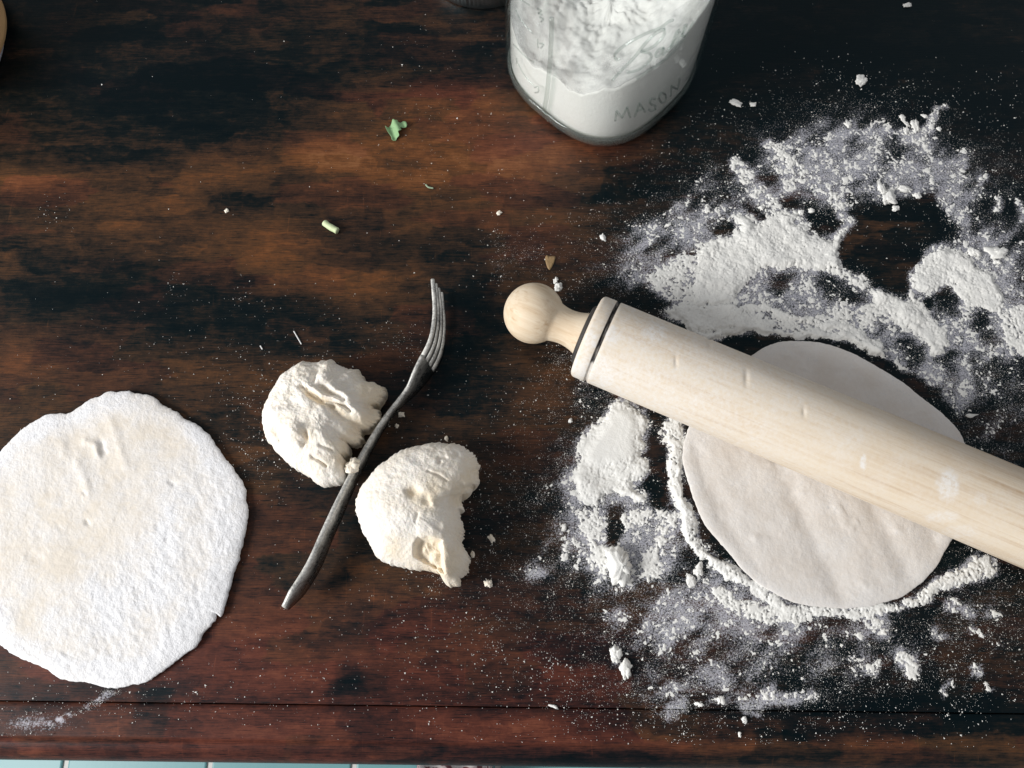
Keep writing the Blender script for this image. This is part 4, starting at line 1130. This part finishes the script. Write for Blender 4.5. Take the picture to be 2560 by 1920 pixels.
# loose grains
def grains(name, px, py, size, label):
    n = len(px)
    base = np.array([[1, 0, 0], [-.5, .87, 0], [-.5, -.87, 0], [0, 0, 1.15]])
    a = RNG.random(n) * 2 * math.pi; sx = .7 + .7 * RNG.random(n); sz = .6 + .6 * RNG.random(n)
    ca, sa = np.cos(a), np.sin(a)
    bx = base[None, :, 0] * sx[:, None] + (RNG.random((n, 4)) - .5) * .7; by = base[None, :, 1] + (RNG.random((n, 4)) - .5) * .7; bz = base[None, :, 2] * sz[:, None]
    VX = px[:, None] + size[:, None] * (bx * ca[:, None] - by * sa[:, None])
    VY = py[:, None] + size[:, None] * (bx * sa[:, None] + by * ca[:, None])
    VZ = 0.00003 + size[:, None] * bz
    V = np.stack([VX, VY, VZ], -1).reshape(-1, 3)
    k = np.arange(n)[:, None, None] * 4
    F = (np.array([[0, 1, 3], [1, 2, 3], [2, 0, 3]])[None] + k).reshape(-1, 3)
    o = fast_mesh(name, V, F, M['flour'], smooth=True)
    tag(o, label, 'flour', kind='stuff')
    return o
# candidates over the whole visible table
NC = 2600000
cu = RNG.random(NC) * 2660 - 50; cv = RNG.random(NC) * 1980 - 30
cxy = np.array([0.0, 0.0])
cyy = (960.0 - cv) / FPX; tt = (-CAM_H) / (cyy * ST - CT)
cx = (cu - 1280) / FPX * tt; cy = (cyy * CT + ST) * tt
Dc = density(cu, cv)
mott = 0.30 + 2.6 * np.clip(fbm(cu / 26, cv / 26, 3, 4) + .12, 0, 1)
prob = np.clip(Dc, 0, .36) * 1.05 * mott + 0.00014 + 0.0008 * np.exp(-((cu - 900) / 700) ** 2 - ((cv - 1350) / 500) ** 2) + .0009 * np.exp(-((cu - 1150) / 260) ** 2 - ((cv - 350) / 300) ** 2)
keep = (RNG.random(NC) < prob) & (cy > EDGE_Y + .012 + SL * cx)
keep &= ~(np.hypot(cx - JC[0], cy - JC[1]) < JR * 1.08) & ~(sdf(cu, cv, DISC2) > 0)
px, py, dd = cx[keep], cy[keep], Dc[keep]
sz = 0.000088 * np.exp(0.50 * RNG.standard_normal(len(px))) * (1 + .25 * sstep(.1, .4, dd))
sparse = dd < .05
sz = np.where(sparse, sz * 1.55, sz)
big = RNG.random(len(px)) < 0.012
sz = np.where(big, sz * 2.2 + .0001, sz)
sz = np.clip(sz, .00005, .00062)
print('grains', len(px))
grains('flour_grains', px, py, sz, 'fine loose flour grains dusted over the dark table')

# lumps of flour one can point at
def lump(name, u, v, ru, rv, ang, h, label, cat='flour lump', mat=None, z0=0.0, seed=0, zf=None):
    p = P(u, v, h * .4 + z0); s = np.linalg.norm(np.array(P(u + 10, v, z0)) - np.array(P(u, v, z0))) / 10
    n, m = 36, 18
    rr = np.random.default_rng(seed + int(u) * 7 + int(v))
    ox, oy, oz = rr.random(3) * 50
    J, I = np.meshgrid(np.arange(m + 1), np.arange(n), indexing='ij')
    ph, th_ = math.pi * J / m, 2 * math.pi * I / n
    nx_, ny_, nz_ = np.sin(ph) * np.cos(th_), np.sin(ph) * np.sin(th_), np.cos(ph)
    k = 1 + 1.5 * fbm(ox + 1.3 * nx_ + .7 * nz_, oy + 1.3 * ny_ - .6 * nz_, 2, 2) + 1.1 * fbm(oz + 3.6 * nx_ + 1.5 * nz_, ox + 3.6 * ny_ + 1.9 * nz_, 3, 3)
    k = np.where(np.sin(ph) < 1e-6, 1, k)
    ex_ = lambda q: np.sign(q) * np.abs(q) ** .85
    x, y, z = ru * s * ex_(nx_) * k, rv * s * ex_(ny_) * k, h * .5 * nz_ * (.5 + .5 * k)
    ca, sa = math.cos(ang), math.sin(ang)
    V = np.stack([x * ca - y * sa, x * sa + y * ca, np.maximum(z, -h * .42)], -1).reshape(-1, 3)
    F = [tuple(q)[::-1] for q in grid_faces(m + 1, n, True)]
    o = mesh_obj(name, V, F, mat or M['flour'])
    o.location = (p.x, p.y, z0 + h * .42)
    tag(o, label, cat); return o
LUMPS = [
    (2155, 202, 14, 12, .3, .0024, 'lone pale flour lump on black wood at the top right'), (1841, 259, 15, 8, -.4, .0014, 'small flat flour lump just right of the jar foot'),
    (1884, 260, 7, 6, 0, .0012, 'tiny flour crumb beside the flat lump right of the jar'), (2119, 310, 8, 10, .6, .0016, 'small oval flour lump inside the upper dusting'),
    (2257, 295, 6, 8, .4, .0015, 'uppermost flour crumb of the cluster at the upper right'), (2267, 311, 5, 9, .5, .0014, 'slim flour crumb under the uppermost crumb of the cluster'),
    (2289, 314, 13, 17, .2, .0030, 'largest flour lump of the cluster at the upper right'), (2312, 290, 8, 4, -.6, .0012, 'flat flour sliver above the largest lump of the cluster'),
    (2347, 322, 6, 6, 0, .0016, 'rounded flour crumb right of the largest lump of the cluster'), (2265, 326, 6, 10, .1, .0015, 'pear shaped flour crumb left of the largest lump'),
    (2205, 470, 13, 16, .5, .0028, 'flour lump above the rounded lump at the dark bare patch'), (2219, 496, 17, 15, .2, .0040, 'rounded flour lump on the upper rim of the dark bare patch'),
    (2263, 473, 20, 10, -.5, .0030, 'long slanting flour lump right of the rounded lump'), (2291, 489, 9, 9, 0, .0024, 'flour crumb at the end of the long slanting lump'),
    (2239, 521, 8, 7, .6, .0018, 'small flour crumb below the rounded lump at the bare patch'), (2437, 632, 14, 11, -.3, .0026, 'medium flour lump right of the piled flour'),
    (2494, 630, 24, 15, .2, .0042, 'big pale flour lump near the right edge'), (2493, 655, 8, 6, 0, .0018, 'bright flour crumb under the big lump near the right edge'),
    (1768, 523, 7, 8, .2, .0016, 'round flour crumb at the left rim of the dusting'), (1671, 562, 5, 9, -.8, .0013, 'slanted flour crumb between jar and rolling pin'),
    (1506, 595, 6, 10, .3, .0014, 'upright flour crumb above the rolling pin barrel'), (1390, 700, 7, 7, .4, .0022, 'upper knob of the flour lump beside the pin handle'),
    (1394, 716, 10, 10, .2, .0030, 'chalky flour lump touching the round pin handle'), (1903, 521, 6, 6, 0, .0016, 'flour bead in the smear above the big pile'),
    (2003, 531, 6, 6, 0, .0017, 'left of two flour beads above the pile'), (2030, 528, 7, 6, 0, .0017, 'right of two flour beads above the pile'),
    (1425, 1052, 5, 6, .3, .0015, 'oval flour crumb left of the pressed flour patch'), (1552, 1410, 30, 46, .25, .0090, 'largest chunky flour lump left of the rolled dough'),
    (1540, 1636, 14, 18, -.2, .0030, 'upper of the two flour lumps near the lower middle'), (1383 + 182, 1676, 15, 20, -.3, .0036, 'lower of the two flour lumps near the lower middle'),
    (1745, 1425, 12, 16, -.4, .0022, 'flat flour chip below the left of the rolled dough'), (1726, 1452, 10, 12, .2, .0018, 'thin flour chip beside the flat chip below the dough'),
    (1383, 1766, 11, 4, -.3, .0012, 'white sliver lying close to the table edge joint'), (1748, 1760, 9, 6, 0, .0018, 'small flour lump left in the row near the table edge'),
    (1801, 1751, 8, 9, 0, .0020, 'flour lump in the middle of the row near the table edge'), (1860, 1800, 6, 8, 0, .0018, 'flour crumb just below the row near the table edge'),
    (1849, 1837, 4, 5, 0, .0012, 'last flour crumb before the rounded table edge'), (1411, 1317, 5, 7, 0, .0018, 'flour bead left of the chunky flour lump'),
    (2268, 13, 9, 6, .4, .0018, 'flour crumb at the top edge of the photo')]
for i, (u, v, ru, rv, a, h, lab) in enumerate(LUMPS):
    lump('flour_lump', u, v, ru * .92, rv * .92, a, h * .9, lab, seed=i)
flake('flour_flake', [(1675,1615),(1700,1600),(1740,1603),(1795,1607),(1760,1622),(1735,1637),(1700,1635)], f3, 0.0008, M['flour'], 'leaf shaped flour flake right of the rolling pin', 'flour lump')
DM = M['ball']
def crumb(u, v, ru, rv, a, h, lab, z0=0.0):
    o = lump('dough_crumb', u, v, ru, rv, a, h, lab, 'dough crumb', DM, z0)
    attr(o, 'flour', np.full(len(o.data.vertices), .4)); return o
crumb(882, 1164, 12, 16, -.5, .0060, 'ragged dough crumb stuck on the fork handle', 0.0165)
crumb(1003, 1037, 8, 7, .2, .0016, 'larger dough crumb in the shadow under the fork neck'); crumb(992, 1066, 4, 5, .2, .0012, 'smaller dough crumb in the shadow under the fork neck')
crumb(1116, 1095, 4, 7, .2, .0016, 'dough crumb just above the smoother dough ball'); crumb(1229, 1347, 5, 9, .4, .0014, 'slim dough crumb right of the smoother dough ball')
crumb(1222, 1458, 8, 9, .3, .0022, 'dough crumb at the lower right of the ripped flap'); crumb(1181, 1387, 4, 7, .1, .0013, 'little dough crumb beside the ripped flap')
crumb(1248, 531, 6, 5, .3, .0016, 'pale crumb on bare brown wood below the jar'); crumb(567, 527, 4, 5, .3, .0012, 'pale speck left of the cut stem')
